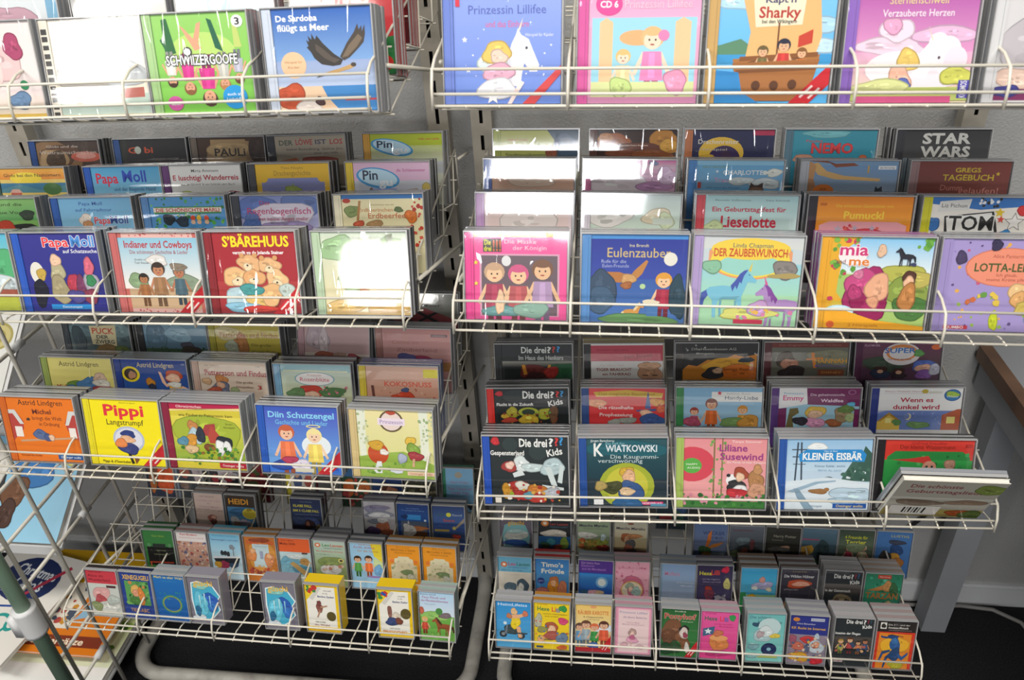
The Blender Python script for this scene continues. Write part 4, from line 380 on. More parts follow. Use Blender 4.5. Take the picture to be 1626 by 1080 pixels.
 ('R3', 1, 0.7015, 2, '2c3c88', 'g', 'bg|f2f2f0;t|Wieso? Weshalb? Warum?|.3|.92|.48|.035|b06c84;r|.06|.87|.76|.875|b890a0;t|junior|.68|.91|.16|.045|98a048;e|.55|.92|.04|.05|c8b040;e|.88|.83|.1|.14|2c5ca0;e|.88|.83|.085|.12|3c80b8;b|.88|.85|.07|.06|a8c850;t|Wieso|.88|.8|.14|.05|e8f0f4;T|Wenn es|.46|.72|.4|.11|c0304c;T|dunkel wird|.46|.55|.56|.11|c0304c;g|.0|.46|5c74c0|b8c0dc;p|.1,.46,.9,.46,1,.4,1,0,0,0,0,.4|7088c8;s|.3|.1|.8|.42|26|.012|f4f4f4;p|0,.2,.14,.4,.28,.2,.28,0,0,0|e8c45c;p|0,.2,.14,.42,.3,.2,.26,.2,.14,.36,.04,.2|b88c40;r|.1|.16|.17|.28|f8ec98;p|.78,.36,.96,.5,1,.5,1,0,.78,0|c0603c;r|.84|.16|.94|.32|f8e888;e|.37|.32|.04|.08|f4e8b8;e|.355|.33|.035|.07|8094cc;b|.5|.12|.12|.08|78a068;b|.24|.18|.05|.06|68985c', 'white cover with crimson title over night village'),
 ('R3', 2, 0.0778, 3, '1c2022', 'd', 'bg|1e2426;T|Die drei|.46|.84|.36|.18|dce0dc;T|?|.68|.84|.06|.18|dce0dc;T|?|.745|.85|.05|.17|c83838;T|?|.81|.86|.05|.17|3c98d8;T|Im Haus des Henkers|.56|.62|.64|.13|b8beba;g|.36|.52|2c2c2a|9c9c92;p|.7,.44,1,.46,1,0,.7,0|245c38;s|.7|.02|1|.42|16|.06|1c4c30,2c6c44;b|.48|.2|.22|.22|6c2420;p|.28,.42,.33,.42,.36,.16,.31,.12|d8902c;p|.66,.42,.7,.42,.68,.16,.64,.2|d8902c;b|.7|.2|.1|.16|a82c24;b|.48|.1|.14|.1|3c1414', 'black cover with white title and monster jaws'),
 ('R3', 2, 0.238, 2, '28282c', 'y', 'bg|e0dedc;r|0|.52|1|.96|b83c50;t|Janosch liest und|.3|.84|.44|.05|782434;t|Jan Josef|.66|.66|.4|.1|782434|.05;t|Der kleine Tiger|.3|.4|.34|.05|c8b8b0;T|TIGER BRAUCHT|.32|.28|.5|.085|8c4438;T|ein FAHRRAD|.36|.15|.4|.08|8c4438;b|.82|.2|.16|.26|c89878;b|.82|.38|.14|.1|d8ac8c;r|.72|.1|.8|.13|5c3c30;r|.86|.1|.93|.13|5c3c30', 'crimson band cover with cropped bald head'),
 ('R3', 2, 0.3982, 3, '34302e', 'd', 'bg|c8802c;p|0,1,1,1,1,.7,.84,.62,.7,.68,.5,.52,.34,.54,.2,.36,.08,.4,0,.26|2a2a2c;b|.6|.4|.3|.2|d8a030;b|.8|.2|.3|.2|d87428;t|Die Hexenbesen AG|.42|.84|.6|.07|a8a8a0;t|fliegen|.3|.72|.24|.05|a8a8a0;t|Vorsicht,|.76|.44|.24|.06|7c4818;t|bissige Beute!|.76|.28|.4|.08|7c4818;b|.86|.54|.1|.06|34404c;b|.42|.16|.14|.16|343034;b|.48|.24|.06|.07|d8b090;s|.02|.75|.3|.95|6|.04|9c9c98', 'black and orange cover with flying bats'),
 ('R3', 2, 0.5489, 3, '5c2c30', 'd', 'bg|6c6c60;r|0|.86|1|1|74342c;t|Das Original-Hörspiel zur TV-Serie|.5|.93|.8|.05|a8685c;b|.8|.6|.3|.2|84846c;b|.2|.5|.12|.24|4c4038;b|.24|.4|.1|.16|b8846c;b|.28|.18|.16|.18|34282a;p|.52,.72,.56,.72,.6,.3,.56,.3|d88030;p|.46,.56,.68,.6,.68,.55,.46,.52|d88030;T|HANNAH|.78|.5|.42|.12|dca03c;t|MONTANA|.78|.36|.4|.06|7464a4;r|.62|.1|.96|.26|8c4c34;t|DISNEY|.8|.18|.26|.06|d8a050', 'olive cover with profile face and orange title'),
 ('R3', 2, 0.6998, 3, '501c40', 'd', 'bg|5c3850;g|.3|1|4c3c3c|6c3454;b|.3|.4|.3|.2|3c4c3c;t|PLAYMOBIL|.12|.9|.2|.06|c8a8c0;e|.5|.66|.24|.3|d8d0d0;e|.5|.7|.2|.22|d88848;e|.5|.68|.16|.16|dcd8d8;T|SUPER|.48|.76|.4|.14|3474c0;b|.72|.68|.06|.08|5c9850;t|Die Welt der Feen|.48|.52|.3|.04|5c3850;e|.93|.84|.06|.07|d86c38;b|.8|.34|.14|.16|5068b4;b|.8|.28|.1|.1|e8b49c;b|.8|.1|.1|.12|8c5cac;b|.94|.24|.06|.16|c8c8dc;b|.24|.24|.07|.1|4c2c24;b|.24|.12|.12|.12|2c3450;b|.48|.2|.06|.08|4c2c28;b|.48|.08|.1|.08|34242c;e|.24|.2|.04|.05|e0b090;e|.48|.17|.04|.05|e0b090', 'purple cover with circular rainbow logo')]
CAS = [
 ('L4', 0, 0.0717, 0, '2c2426', 'bg|c8ccc4;r|0|.7|1|1|c83c48;t|Lewis Carroll|.3|.95|.4|.035|5c141c;t|Alice im|.3|.87|.5|.06|5c141c;t|Wunderland|.4|.78|.7|.06|5c141c;b|.4|.45|.3|.16|d8a4a0;b|.34|.3|.2|.14|b04c50;b|.6|.2|.34|.14|d8d8d0;b|.2|.2|.16|.1|8c9868;b|.75|.35|.2|.1|b8c0b8;r|.6|.62|.9|.67|502c30', 'red topped cassette with pale bird picture', 0.0166),
 ('L4', 0, 0.1439, 0, '1c2444', 'bg|26408c;r|.12|.28|.88|.8|5c9a54;T|XENEGUGELI|.5|.88|.84|.1|e8b848;s|.14|.3|.86|.78|40|.06|4c8848,7cb05c,2c5c34,c8884c;b|.45|.6|.16|.1|e0b060;b|.45|.54|.1|.08|d89878;b|.62|.48|.1|.18|d88440;b|.4|.38|.16|.08|4c7c3c;t|TIER-ABC|.5|.17|.6|.08|d8a468;t|Lieder|.5|.08|.5|.03|8c98b8', 'navy cassette with framed garden picture', 0.0166),
 ('L4', 0, 0.2161, 1, '8c9498', 'bg|1c64ac;g|0|1|1458a0|2270b8;t|Märli us aller Wält|.5|.94|.9|.055|e8d868;t|verzellt vo|.5|.86|.5|.025|3c98b8;e|.5|.36|.34|.21|2c7c88;e|.5|.36|.3|.18|8c9c3c;e|.5|.36|.26|.155|1c60a8;s|.14|.46|.86|.62|12|.03|2c8c84;t|Hörgeschichten|.5|.08|.5|.03|4c90c8', 'blue cassette with golden ring emblem', 0.0166),
 ('L4', 0, 0.2883, 0, '8c8894', 'bg|7c7884;p|.1,.86,.3,.9,.76,.84,.98,.6,.86,.48,.94,.3,.7,.12,.5,.04,.3,.1,.12,.12,.06,.5|e8f4f4;p|.13,.84,.3,.87,.74,.81,.94,.59,.82,.48,.9,.3,.68,.14,.5,.07,.3,.12,.15,.14,.1,.5|48b0d0;b|.6|.5|.24|.16|2c60b8;b|.35|.4|.2|.26|68c4dc;b|.7|.35|.14|.1|3878c4;p|.3,.6,.34,.6,.32,.3|c8ecf0;p|.46,.64,.5,.64,.48,.34|c8ecf0;p|.62,.6,.66,.6,.64,.32|a0dcec;b|.4|.8|.26|.06|8cc8c0;T|güschi|.48|.86|.6|.12|e8bc4c;b|.25|.12|.2|.05|dce4e8;b|.24|.26|.08|.1|2c6c94', 'grey box with turquoise icy waterfall', 0.034),
 ('L4', 0, 0.4443, 0, '8c8894', 'bg|7c7884;p|.1,.86,.3,.9,.76,.84,.98,.6,.86,.48,.94,.3,.7,.12,.5,.04,.3,.1,.12,.12,.06,.5|e8f4f4;p|.13,.84,.3,.87,.74,.81,.94,.59,.82,.48,.9,.3,.68,.14,.5,.07,.3,.12,.15,.14,.1,.5|48b0d0;b|.6|.5|.24|.16|2c60b8;b|.35|.4|.2|.26|68c4dc;b|.7|.35|.14|.1|3878c4;p|.3,.6,.34,.6,.32,.3|c8ecf0;p|.46,.64,.5,.64,.48,.34|c8ecf0;p|.62,.6,.66,.6,.64,.32|a0dcec;b|.4|.8|.26|.06|8cc8c0;T|güschi|.48|.86|.6|.12|e8bc4c;b|.25|.12|.2|.05|dce4e8;b|.24|.26|.08|.1|2c6c94', 'grey waterfall box alone in third bay', 0.034),
 ('L4', 0, 0.5299, 0, 'e8c420', 'bg|f0c818;r|.04|.1|.9|.95|f2efe4;p|.04,.95,.4,.95,.1,.7,.04,.66|f0d030;p|.12,.7,.4,.95,.5,.93,.22,.66|d8d4cc;s|.06|.84|.3|.96|9|.07|c83830,3c8c44,2c58a8;t|verzellt|.68|.88|.24|.03|444;t|vo de|.6|.82|.16|.03|444;T|Bambus Zauber|.62|.75|.5|.04|2c3c7c;b|.4|.5|.08|.1|8c5448;b|.4|.6|.05|.06|7c4440;p|.44,.5,.64,.54,.64,.57,.44,.54|b88c70;p|.38,.44,.3,.3,.34,.3,.44,.44|b88c70;e|.74|.34|.14|.1|5c5024;t|DER KATER|.4|.2|.3|.03|444;t|im Wald|.44|.14|.44|.04|a85c40;r|0|0|1|.08|e0b010', 'yellow box with white card and dancing figure', 0.036),
 ('L4', 0, 0.6746, 0, 'e8c420', 'bg|f0c818;r|.04|.1|.9|.95|f2efe4;p|.04,.95,.4,.95,.1,.7,.04,.66|f0d030;p|.12,.7,.4,.95,.5,.93,.22,.66|d8d4cc;s|.06|.8|.3|.92|9|.07|c83830,3c8c44,2c58a8;t|verzellt|.7|.86|.22|.03|444;t|vo de|.66|.81|.14|.03|444;T|Bambus Zauber|.66|.74|.44|.04|2c3c7c;b|.34|.52|.06|.12|8c5c50;b|.52|.42|.12|.1|dcd0bc;b|.4|.32|.2|.07|3c4c7c;b|.6|.34|.1|.06|7c4434;e|.8|.5|.15|.11|5c5024;t|NACH COLLODI|.46|.18|.3|.025|666;T|PINOCCHIO|.46|.1|.7|.07|d88c38', 'yellow box with white card and seated figures', 0.036),
 ('L4', 0, 0.7557, 1, '9cb0a8', 'g|.5|1|d8e4f0|b0d4ec;r|0|0|1|.5|6cac48;b|.4|.5|.4|.08|94c468;t|Bettina Gundi|.26|.94|.44|.03|5c5c7c;t|Fany Flinck und|.42|.88|.66|.045|b0508c;t|die Pferdehöhlenwies|.44|.81|.78|.045|b0508c;t|Hörspiel|.3|.74|.3|.025|88a0b0;e|.56|.6|.1|.07|4c8c44;r|.545|.48|.565|.55|6c5038;b|.74|.52|.16|.05|7c6c70;b|.06|.6|.06|.06|c86850;h|.64|.1|.38|9c5430|4c2818|-1;f|.14|.12|.36|d8b060|c84c38|e8b890;s|.02|.02|.98|.16|20|.04|5c9c40,88bc58', 'meadow cassette with brown horse', 0.0166),
 ('L4', 1, 0.1431, 1, '2c5c34', 'bg|3a7c40;t|Kurt Götz|.5|.84|.4|.05|98b048;r|.08|.08|.96|.56|1c1c1c;r|.28|.54|.7|.64|2c3430;t|BILD VON|.54|.46|.3|.03|98a078;t|HEINZ BRECH|.54|.36|.5|.03|98a078;r|.1|.14|.9|.17|c84830;r|.12|.04|.16|.16|d86c38;e|.16|.6|.06|.05|5c8c60;e|.84|.6|.06|.05|5c8c60', 'green cassette with black panel', 0.0166),
 ('L4', 1, 0.2183, 1, '8c6c68', 'bg|c89c88;r|0|.76|1|1|ece4e0;T|Kurt Brodero|.42|.94|.56|.05|c83c48;t|Gschichte im Ländli|.5|.86|.8|.03|d87c84;s|.02|.02|.98|.74|90|.05|a86c5c,d8b8a8,886478,b84c48,e0d0c0,60688c', 'white topped cassette with crowd scene', 0.0166),
 ('L4', 1, 0.2905, 1, '4c9cb8', 'g|.3|1|c8e4f0|6cb8d8;t|Kinderlieder|.5|.94|.8|.035|4c8cb0;t|Seemansgarn und mehr|.5|.84|.9|.05|5c5c9c;p|.06,.36,.94,.4,.84,.2,.16,.18|242830;p|.06,.4,.94,.44,.94,.39,.06,.35|e0e4e8;b|.36|.5|.05|.05|2c3038;b|.46|.5|.05|.05|2c3038;b|.56|.48|.05|.05|2c3038;r|.72|.44|.75|.72|84888c;b|.7|.66|.08|.05|889098;b|.4|.2|.14|.1|a83c5c;b|.2|.2|.1|.08|d8a43c;b|.7|.2|.14|.06|3c5878', 'light blue cassette with ship and penguins', 0.0166),
 ('L4', 1, 0.368, 1, '9c6c34', 'bg|c87830;b|.5|.5|.4|.4|d8943c;r|.24|.2|.76|.8|c4d8dc;T|S BÄRE FRÜND|.5|.84|.86|.09|d84838;t|Chinderlieder|.52|.74|.4|.03|6c8898;b|.2|.5|.14|.16|d8884c;b|.74|.4|.16|.16|d88c5c;b|.24|.62|.08|.06|e8b080;b|.75|.5|.08|.06|e8b080;s|.1|.02|.9|.24|30|.06|b84838,8c3c2c,d8b070;b|.5|.9|.3|.05|9c4828;r|.46|.42|.56|.62|98a0b8', 'amber cassette with bears and arch', 0.0166),
 ('L4', 1, 0.4409, 1, '84828a', 'bg|c0dce0;r|0|.64|1|1|e8642c;t|Herman Melville|.3|.93|.4|.03|6c2410;T|Moby Dick|.3|.85|.5|.06|6c2410;b|.3|.4|.3|.14|78b4cc;b|.3|.2|.3|.12|88c0d4;b|.7|.2|.3|.12|5ca0c0;p|.3,.34,.42,.4,.9,.12,.9,0,.8,0|d0a868;b|.8|.4|.16|.08|c89858;b|.5|.54|.3|.06|dce8e8;r|.72|.6|.9|.64|502c24', 'orange topped cassette with whaling picture', 0.0166),
 ('L4', 1, 0.5153, 2, '747478', 'g|.3|1|98ac78|c0d8d0;e|.14|.87|.09|.055|e0702c;e|.14|.87|.05|.03|f4e8dc;T|Leo|.4|.88|.24|.07|4c8c3c;T|Lausen|.74|.88|.4|.07|c8503c;t|KINDERKONZERT|.62|.8|.6|.03|4c5c70;t|Bim Dachdecker Schmidt|.5|.72|.84|.045|c85c58;t|dr chli Zigeuner|.3|.64|.46|.025|5c7464;b|.5|.44|.4|.14|8ca060;b|.5|.24|.3|.14|e4e4e4;e|.84|.5|.09|.055|e8dc88;e|.84|.5|.05|.03|4c4430;s|.02|.24|.98|.36|10|.07|c88c78,8c4c44,e0c4b0;r|0|0|1|.14|84985c', 'mint cassette with orange logo and sheep', 0.0166),
 ('L4', 1, 0.5922, 1, '585c60', 'bg|a0d0f0;p|.64,1,1,1,1,.5,.74,.66|f0d838;p|1,.5,.8,.6,.72,.62,.7,.4,1,.3|cfe0a0;t|Gerda Jenny|.5|.95|.44|.035|c86c60;t|Ändli, dobba|.44|.88|.66|.05|b05890;t|für dia Sunna|.56|.79|.64|.05|c88438;f|.22|.12|.54|3c2820|58a050|ecb894;f|.56|.12|.56|3c2820|e8743c|ecb894;b|.86|.3|.12|.16|78b0dc;b|.7|.14|.2|.03|9c7cb8', 'sunny cassette with two jumping children', 0.0166),
 ('L4', 1, 0.6688, 1, '8c6430', 'bg|f09c28;t|Eber Knopf|.5|.93|.4|.04|b87018;T|MICHAEL’S BÄRE|.5|.86|.74|.045|b06c18;t|SERENADE|.5|.79|.54|.04|b06c18;p|.1,.08,.9,.08,.9,.48,.8,.5,.78,.64,.68,.66,.66,.7,.34,.7,.32,.66,.22,.64,.2,.5,.1,.48|e4dcb8;e|.14|.58|.07|.05|e88038;e|.86|.58|.07|.05|e88038;s|.14|.12|.86|.6|40|.05|b8b888,d0c8a0,98a878,e8d8c0;b|.6|.3|.2|.06|7c9468;b|.7|.2|.1|.07|dcdccc', 'orange cassette with foliage emblem left of twin', 0.0166),
 ('L4', 1, 0.7423, 1, '8c6430', 'bg|f09c28;t|Eber Knopf|.5|.93|.4|.04|b87018;T|MICHAEL’S BÄRE|.5|.86|.74|.045|b06c18;t|SERENADE|.5|.79|.54|.04|b06c18;p|.1,.08,.9,.08,.9,.48,.8,.5,.78,.64,.68,.66,.66,.7,.34,.7,.32,.66,.22,.64,.2,.5,.1,.48|e4dcb8;e|.14|.58|.07|.05|e88038;e|.86|.58|.07|.05|e88038;s|.14|.12|.86|.6|40|.05|b8b888,d0c8a0,98a878,e8d8c0;b|.6|.3|.2|.06|7c9468;b|.7|.2|.1|.07|dcdccc', 'orange cassette with foliage emblem at basket end', 0.0166),
 ('L4', 2, 0.2103, 1, '8c7c74', 'bg|d0b8ac;t|Ueli Schmid|.44|.9|.5|.05|8c6c74;t|Gschichte vom Chline|.5|.78|.84|.05|b08c98;t|Muk|.5|.7|.1|.03|a88488;t|Chinder-Musik|.5|.6|.7|.045|b0889c;t|Text und Lieder|.3|.52|.44|.03|6c5058;t|für alle|.76|.5|.4|.03|6c5058;b|.56|.26|.16|.1|a8645c;b|.6|.16|.1|.08|744440;b|.62|.3|.08|.05|d8a490', 'cream cassette with small sketched figure', 0.0166),
 ('L4', 2, 0.2848, 1, '3c3430', 'bg|3c3028;T|HEIDI|.42|.8|.66|.16|e09c30;r|.02|.04|.94|.64|4c84b0;b|.4|.5|.3|.1|3c6c94;b|.24|.2|.18|.14|b8b8b8;b|.6|.16|.2|.12|b0a8b8;e|.76|.46|.24|.16|d8c848;e|.76|.46|.2|.13|c8b438;b|.76|.58|.08|.04|98882c;b|.3|.12|.1|.08|bc8c78', 'dark cassette with gold letters and alpine picture', 0.0166),
 ('L4', 2, 0.4333, 1, '303440', 'bg|2a3454;g|.4|1|34446c|202c4c;t|Sternstunde|.5|.9|.4|.03|8c94a8;T|KLABE FALL|.38|.78|.62|.075|d8cc4c;T|BIM 5 CLABE FALL|.48|.64|.86|.07|d8cc4c;t|und hei chunnt die Geiss|.5|.53|.8|.03|8c94a8;b|.6|.3|.3|.16|4c5c90;b|.56|.24|.16|.14|402c2c;b|.5|.26|.06|.06|a86c58;b|.85|.14|.1|.1|8c7c4c;b|.2|.36|.2|.12|485880', 'midnight blue cassette with yellow capitals', 0.0166),
 ('L4', 2, 0.5935, 1, '6c6470', 'bg|b8b4b8;b|.4|.8|.4|.1|8c88a0;t|Murmeltier|.56|.84|.7|.08|746484;b|.5|.64|.44|.1|8c909c;b|.5|.62|.38|.06|dcdcdc;r|.1|.5|.8|.51|5c5c68;b|.36|.44|.24|.06|7c8490;b|.6|.26|.24|.16|b46c4c;b|.72|.14|.2|.08|a85c40;b|.25|.14|.24|.14|544068;b|.6|.48|.16|.07|d8d4d4', 'lavender cassette with mountain ridge and snail', 0.0166),
 ('L4', 2, 0.6663, 1, '28385c', 'bg|24488c;g|.5|1|2858a0|1c3874;t|Horst Raschke|.5|.86|.4|.03|7c9cd0;t|Traumpferde Silber|.5|.8|.74|.035|7c9cd0;r|.3|.54|.74|.68|3c94d8;b|.22|.62|.1|.05|183468;r|.1|.02|.94|.5|5c6c84;b|.6|.3|.36|.06|d88c58;r|.5|.02|.94|.22|6c4830;b|.36|.2|.2|.18|e4e0dc;b|.28|.34|.1|.08|e8e4e0;p|.3,.42,.34,.52,.38,.42|e0dcd8;e|.88|.54|.04|.03|dce4ec', 'blue cassette with white horse at sunset', 0.0166),
 ('L4', 2, 0.7433, 1, '4c5464', 'bg|3c5898;g|.5|1|4c6ca8|2c4070;e|.5|.74|.08|.06|d8d84c;t|Hallo|.26|.74|.3|.06|3c6c58;t|Sand|.76|.74|.3|.06|b8c0cc;T|Stern|.5|.58|.36|.08|c05c4c;p|.6,.36,.7,.4,.98,.66,.98,.54,.74,.36|a89c88;st|.66|.36|.07|e8d868;r|.04|.26|.5|.32|b8a050;r|0|.0|1|.26|34507c;b|.72|.12|.14|.06|c84c40', 'night blue cassette with comet over town', 0.0166),
 ('L4', 3, 0.0438, 0, '2c2c34', 'bg|2c3448;b|.7|.5|.34|.42|d05428;b|.66|.8|.2|.14|c84c24;b|.24|.55|.18|.3|6c4028;b|.2|.3|.12|.2|b0642c;e|.7|.76|.06|.03|2c2c28', 'dark cassette with orange furry figure', 0.0166),
 ('L4', 3, 0.116, 0, '34343c', 'bg|3c4048;b|.35|.6|.16|.12|a85c4c;b|.8|.7|.2|.3|b8a8ac;b|.3|.3|.14|.1|7c6458;r|.0|.0|.08|1|7c8898', 'slate cassette with small red crest', 0.0166),
 ('L4', 3, 0.2024, 0, '4c2c34', 'bg|34303c;s|.05|.4|.95|.95|24|.12|d8d0d4,b03c48,2c2c34;b|.6|.7|.2|.2|d8c8cc;r|0|.0|1|.3|582c34', 'black cassette with pale swirls', 0.0166),
 ('L4', 3, 0.2747, 0, '5c2028', 'bg|7c2830;s|.05|.1|.95|.95|30|.09|a83c3c,5c1c24,c06050,4c5c34', 'dark red cassette with leafy spots', 0.0166),
 ('L4', 3, 0.383, 0, 'b83030', 'bg|e4dcd0;r|0|0|.16|1|d8c83c;b|.42|.5|.14|.2|4c5c84;b|.42|.7|.08|.08|e0b090;b|.78|.56|.12|.16|c86858;b|.6|.3|.34|.1|d0c4b4', 'yellow edged cassette with seated pair', 0.0166),
 ('L4', 3, 0.5131, 0, '5c2830', 'bg|34503c;r|0|.7|1|1|3c6c9c;b|.25|.45|.2|.18|c8642c;b|.75|.45|.2|.18|c86c34;e|.5|.62|.05|.05|c83c3c;s|.05|.05|.95|.35|20|.1|a83c3c,2c4430,c86050', 'forest cassette with tigers and roses', 0.0166),
 ('L4', 3, 0.5854, 0, '2c3454', 'bg|2c4478;b|.55|.4|.3|.1|c08468;b|.4|.5|.1|.08|6c4030;r|.1|.75|.9|.9|3c5c9c;b|.5|.2|.4|.14|4c3c58', 'blue cassette with reclining figure', 0.0166),
 ('L4', 3, 0.6624, 0, '3c3c30', 'bg|4c4c40;s|.05|.1|.95|.9|40|.07|6c6c58,34342c,8c8870,a89c84', 'olive cassette with tangled branches', 0.0166),
 ('L4', 3, 0.7453, 0, '3c7c60', 'bg|88bce0;r|0|0|.1|1|3c8464;e|.52|.84|.12|.07|b8b0a0;t|Gerti Weber|.55|.68|.6|.05|b87c98;t|Tiere, Träume und|.55|.53|.8|.055|b0609c;t|lustige Tage|.55|.44|.6|.055|b0609c;r|.06|.1|1|.22|6cacdc;b|.3|.16|.12|.08|d8d4cc;b|.5|.14|.09|.06|c88438;b|.7|.13|.08|.05|3c3c40;b|.88|.13|.08|.06|2c2c34', 'light blue cassette with goat row by post', 0.0166),
 ('R4', 0, 0.0437, 1, 'a8a8ac', 'bg|3c9cd8;g|0|1|58acdc|2c90d4;T|HeimLifeiss|.48|.92|.84|.06|c8e0f4;e|.2|.28|.11|.075|2c343c;e|.2|.28|.05|.035|8c9498;e|.72|.26|.11|.075|2c343c;e|.72|.26|.05|.035|8c9498;b|.45|.38|.24|.09|3c4c50;p|.24,.3,.3,.48,.34,.48,.3,.28|74808c;e|.26|.52|.05|.035|d8e8f0;b|.56|.56|.14|.14|ecd028;b|.52|.78|.09|.06|ecc08c;p|.36,.7,.66,.72,.86,.76,.86,.7,.66,.64,.38,.62|ecb488;b|.84|.74|.08|.05|d88060;b|.38|.68|.07|.05|c88058;p|.58,.46,.7,.46,.74,.22,.64,.22|ecb488;r|.5|.3|.9|.33|34444c', 'sky blue cassette with baby on motorbike', 0.0166),
 ('R4', 0, 0.1174, 1, 'b07c34', 'bg|f0d024;t|KNISTER|.24|.95|.3|.03|b87c28;T|Hexe|.26|.86|.34|.09|2c7c4c;T|Li|.56|.86|.12|.1|d8503c;T|lli|.68|.84|.1|.09|2c6cb0;b|.82|.88|.1|.06|3c9c4c;t|zaubert Hausaufgaben|.6|.76|.7|.03|8c6c24;t|und andere|.5|.71|.4|.03|8c6c24;b|.5|.46|.18|.12|b0583c;b|.5|.43|.1|.08|ecc09c;b|.5|.3|.22|.08|b05c50;b|.12|.6|.1|.14|b8b8a0;b|.82|.62|.12|.07|d84878;b|.22|.42|.12|.06|98985c;b|.8|.26|.16|.1|6c84a0;b|.2|.22|.12|.06|ecb078;r|.28|.2|.52|.22|6c5c3c;s|.04|.1|.96|.66|14|.03|58a05c,d85c50,5c7cb0;r|.06|.03|.26|.07|384c74;b|.8|.06|.14|.04|d86c3c', 'yellow cassette with scattered craft pictures', 0.0166),
 ('R4', 0, 0.1971, 1, 'acb0b4', 'bg|f0d088;g|.4|1|ecd8a0|f0c868;e|.5|.94|.09|.03|e8a068;T|RÄUBER KAROTTE|.5|.82|.86|.08|d87c38;t|& d’Suppenmühle|.5|.73|.56|.035|4c3c28;t|Hörspiel|.5|.68|.32|.025|7c6c4c;b|.8|.5|.24|.1|dce4ec;f|.12|.1|.5|5c3c30|6ca0c8|e0b090;f|.3|.1|.56|6c4434|98a8b0|e0b090;f|.54|.1|.5|d8683c|3c9048|e0b090;f|.8|.1|.56|5c3428|d85c3c|e0b090;b|.5|.14|.14|.06|3468b0;r|0|0|1|.09|b82c34;k|c8202a', 'cream cassette with children queue and red base', 0.0166),
 ('R4', 0, 0.2722, 1, 'b88c98', 'bg|e49cb4;r|.08|.03|.94|.94|ecc4cc;p|.1,.05,.92,.05,.92,.88,.8,.92,.2,.92,.1,.88|ecd0d0;t|Prinzessin Lillifee|.5|.87|.76|.05|8c88b0;t|die kleine Ballerina|.54|.77|.66|.04|8c6c98;t|Text und Musik|.5|.66|.36|.025|b07c90;t|Monika Finsterbusch|.5|.62|.6|.025|b07c90;b|.48|.46|.1|.07|b89890;b|.48|.42|.06|.05|ecc4b8;b|.48|.3|.17|.06|e0a4bc;b|.48|.35|.06|.05|c86c90;p|.44,.26,.48,.26,.46,.14,.44,.14|e0b4ac;b|.26|.2|.1|.04|d8acb4;b|.7|.16|.12|.04|d8b4b8', 'pale pink cassette with striped ballet card', 0.0166),
 ('R4', 0, 0.3589, 1, '94989c', 'bg|2c6c34;g|.3|1|387c40|286030;t|DORIS|.5|.94|.3|.025|e8e8d8;O|Ponyhof|.5|.84|.86|.11|b03c2c|ecd8c4|.0004;t|Hörspiel|.7|.74|.3|.025|c8d8b8;b|.3|.54|.3|.2|7c5238;b|.2|.4|.2|.16|6c4630;b|.56|.4|.16|.12|84583c;b|.66|.28|.12|.14|7c5034;b|.62|.58|.12|.07|2c2424;b|.62|.5|.12|.1|d8c8c0;b|.66|.46|.06|.05|984858;b|.72|.2|.06|.1|d8d0c8;b|.2|.16|.24|.1|24482c;b|.4|.2|.14|.12|2c4c2c;k|c8202a', 'dark green cassette with brown pony', 0.0166),
 ('R4', 0, 0.4317, 1, 'b0909c', 'bg|e44c94;g|0|1|dc4488|e85ca0;t|KNISTER|.26|.94|.3|.03|a02c64;T|Hexe|.26|.84|.34|.09|2c6c54;T|Li|.56|.84|.12|.1|e83c50;T|lli|.68|.83|.1|.09|3464b0;b|.84|.87|.09|.05|3c9c54;t|und der verrückte|.6|.73|.5|.03|b83070;t|Ritter|.7|.68|.4|.03|b83070;p|.06,.62,.38,.68,.36,.52,.06,.46|3c6484;st|.2|.57|.07|e0e8ec;b|.5|.34|.26|.16|d88448;e|.5|.44|.25|.06|e8a468;b|.48|.54|.12|.06|c87050;b|.5|.12|.34|.06|c03878', 'magenta cassette with cauldron and flag', 0.0166),
 ('R4', 0, 0.5167, 2, '909ca0', 'bg|74c4c0;g|0|1|80c8c0|74bcbc;t|Die schlaue|.34|.91|.56|.06|3c6470;t|kleine Hexe|.6|.82|.64|.07|3c6470;b|.24|.76|.1|.04|34546c;e|.6|.72|.3|.18|c4dcdc;b|.42|.54|.26|.12|a8c4c8;b|.5|.62|.2|.1|d8e4e4;b|.36|.56|.1|.06|b8a4a8;b|.76|.54|.14|.04|e0c850;e|.62|.26|.21|.13|1c2c58;e|.62|.26|.06|.035|8cb8c8;t|Hex|.22|.36|.2|.06|e4e8e8;b|.2|.3|.16|.05|7ca8b0;r|.3|.08|.86|.12|b8c068;b|.2|.12|.16|.05|94c0c0', 'pale teal cassette with dark blue disc', 0.0166),
 ('R4', 0, 0.5927, 2, '8c8c94', 'bg|8c8090;r|0|.6|1|1|2c3484;e|.16|.9|.09|.04|d08438;r|.54|.88|.9|.94|b8bccc;t|der Hörverlag|.72|.91|.3|.02|4c5070;t|Wind Beherther|.42|.82|.5|.035|c8c8d8;T|KK flucht im Internet|.5|.73|.9|.05|d8a848;b|.5|.5|.2|.06|c83c3c;b|.25|.36|.16|.08|c86c58;b|.75|.36|.2|.12|c0ccd4;b|.72|.4|.1|.06|d89878;b|.5|.32|.06|.08|54607c;b|.74|.58|.06|.05|b8c8d4;b|.3|.14|.3|.08|d8a030;b|.76|.08|.2|.06|c82c38;b|.1|.5|.1|.08|9c5468;s|.04|.04|.96|.56|30|.04|b86c58,d8c4b0,54607c,d8b050', 'indigo topped cassette with busy toy picture', 0.0166),
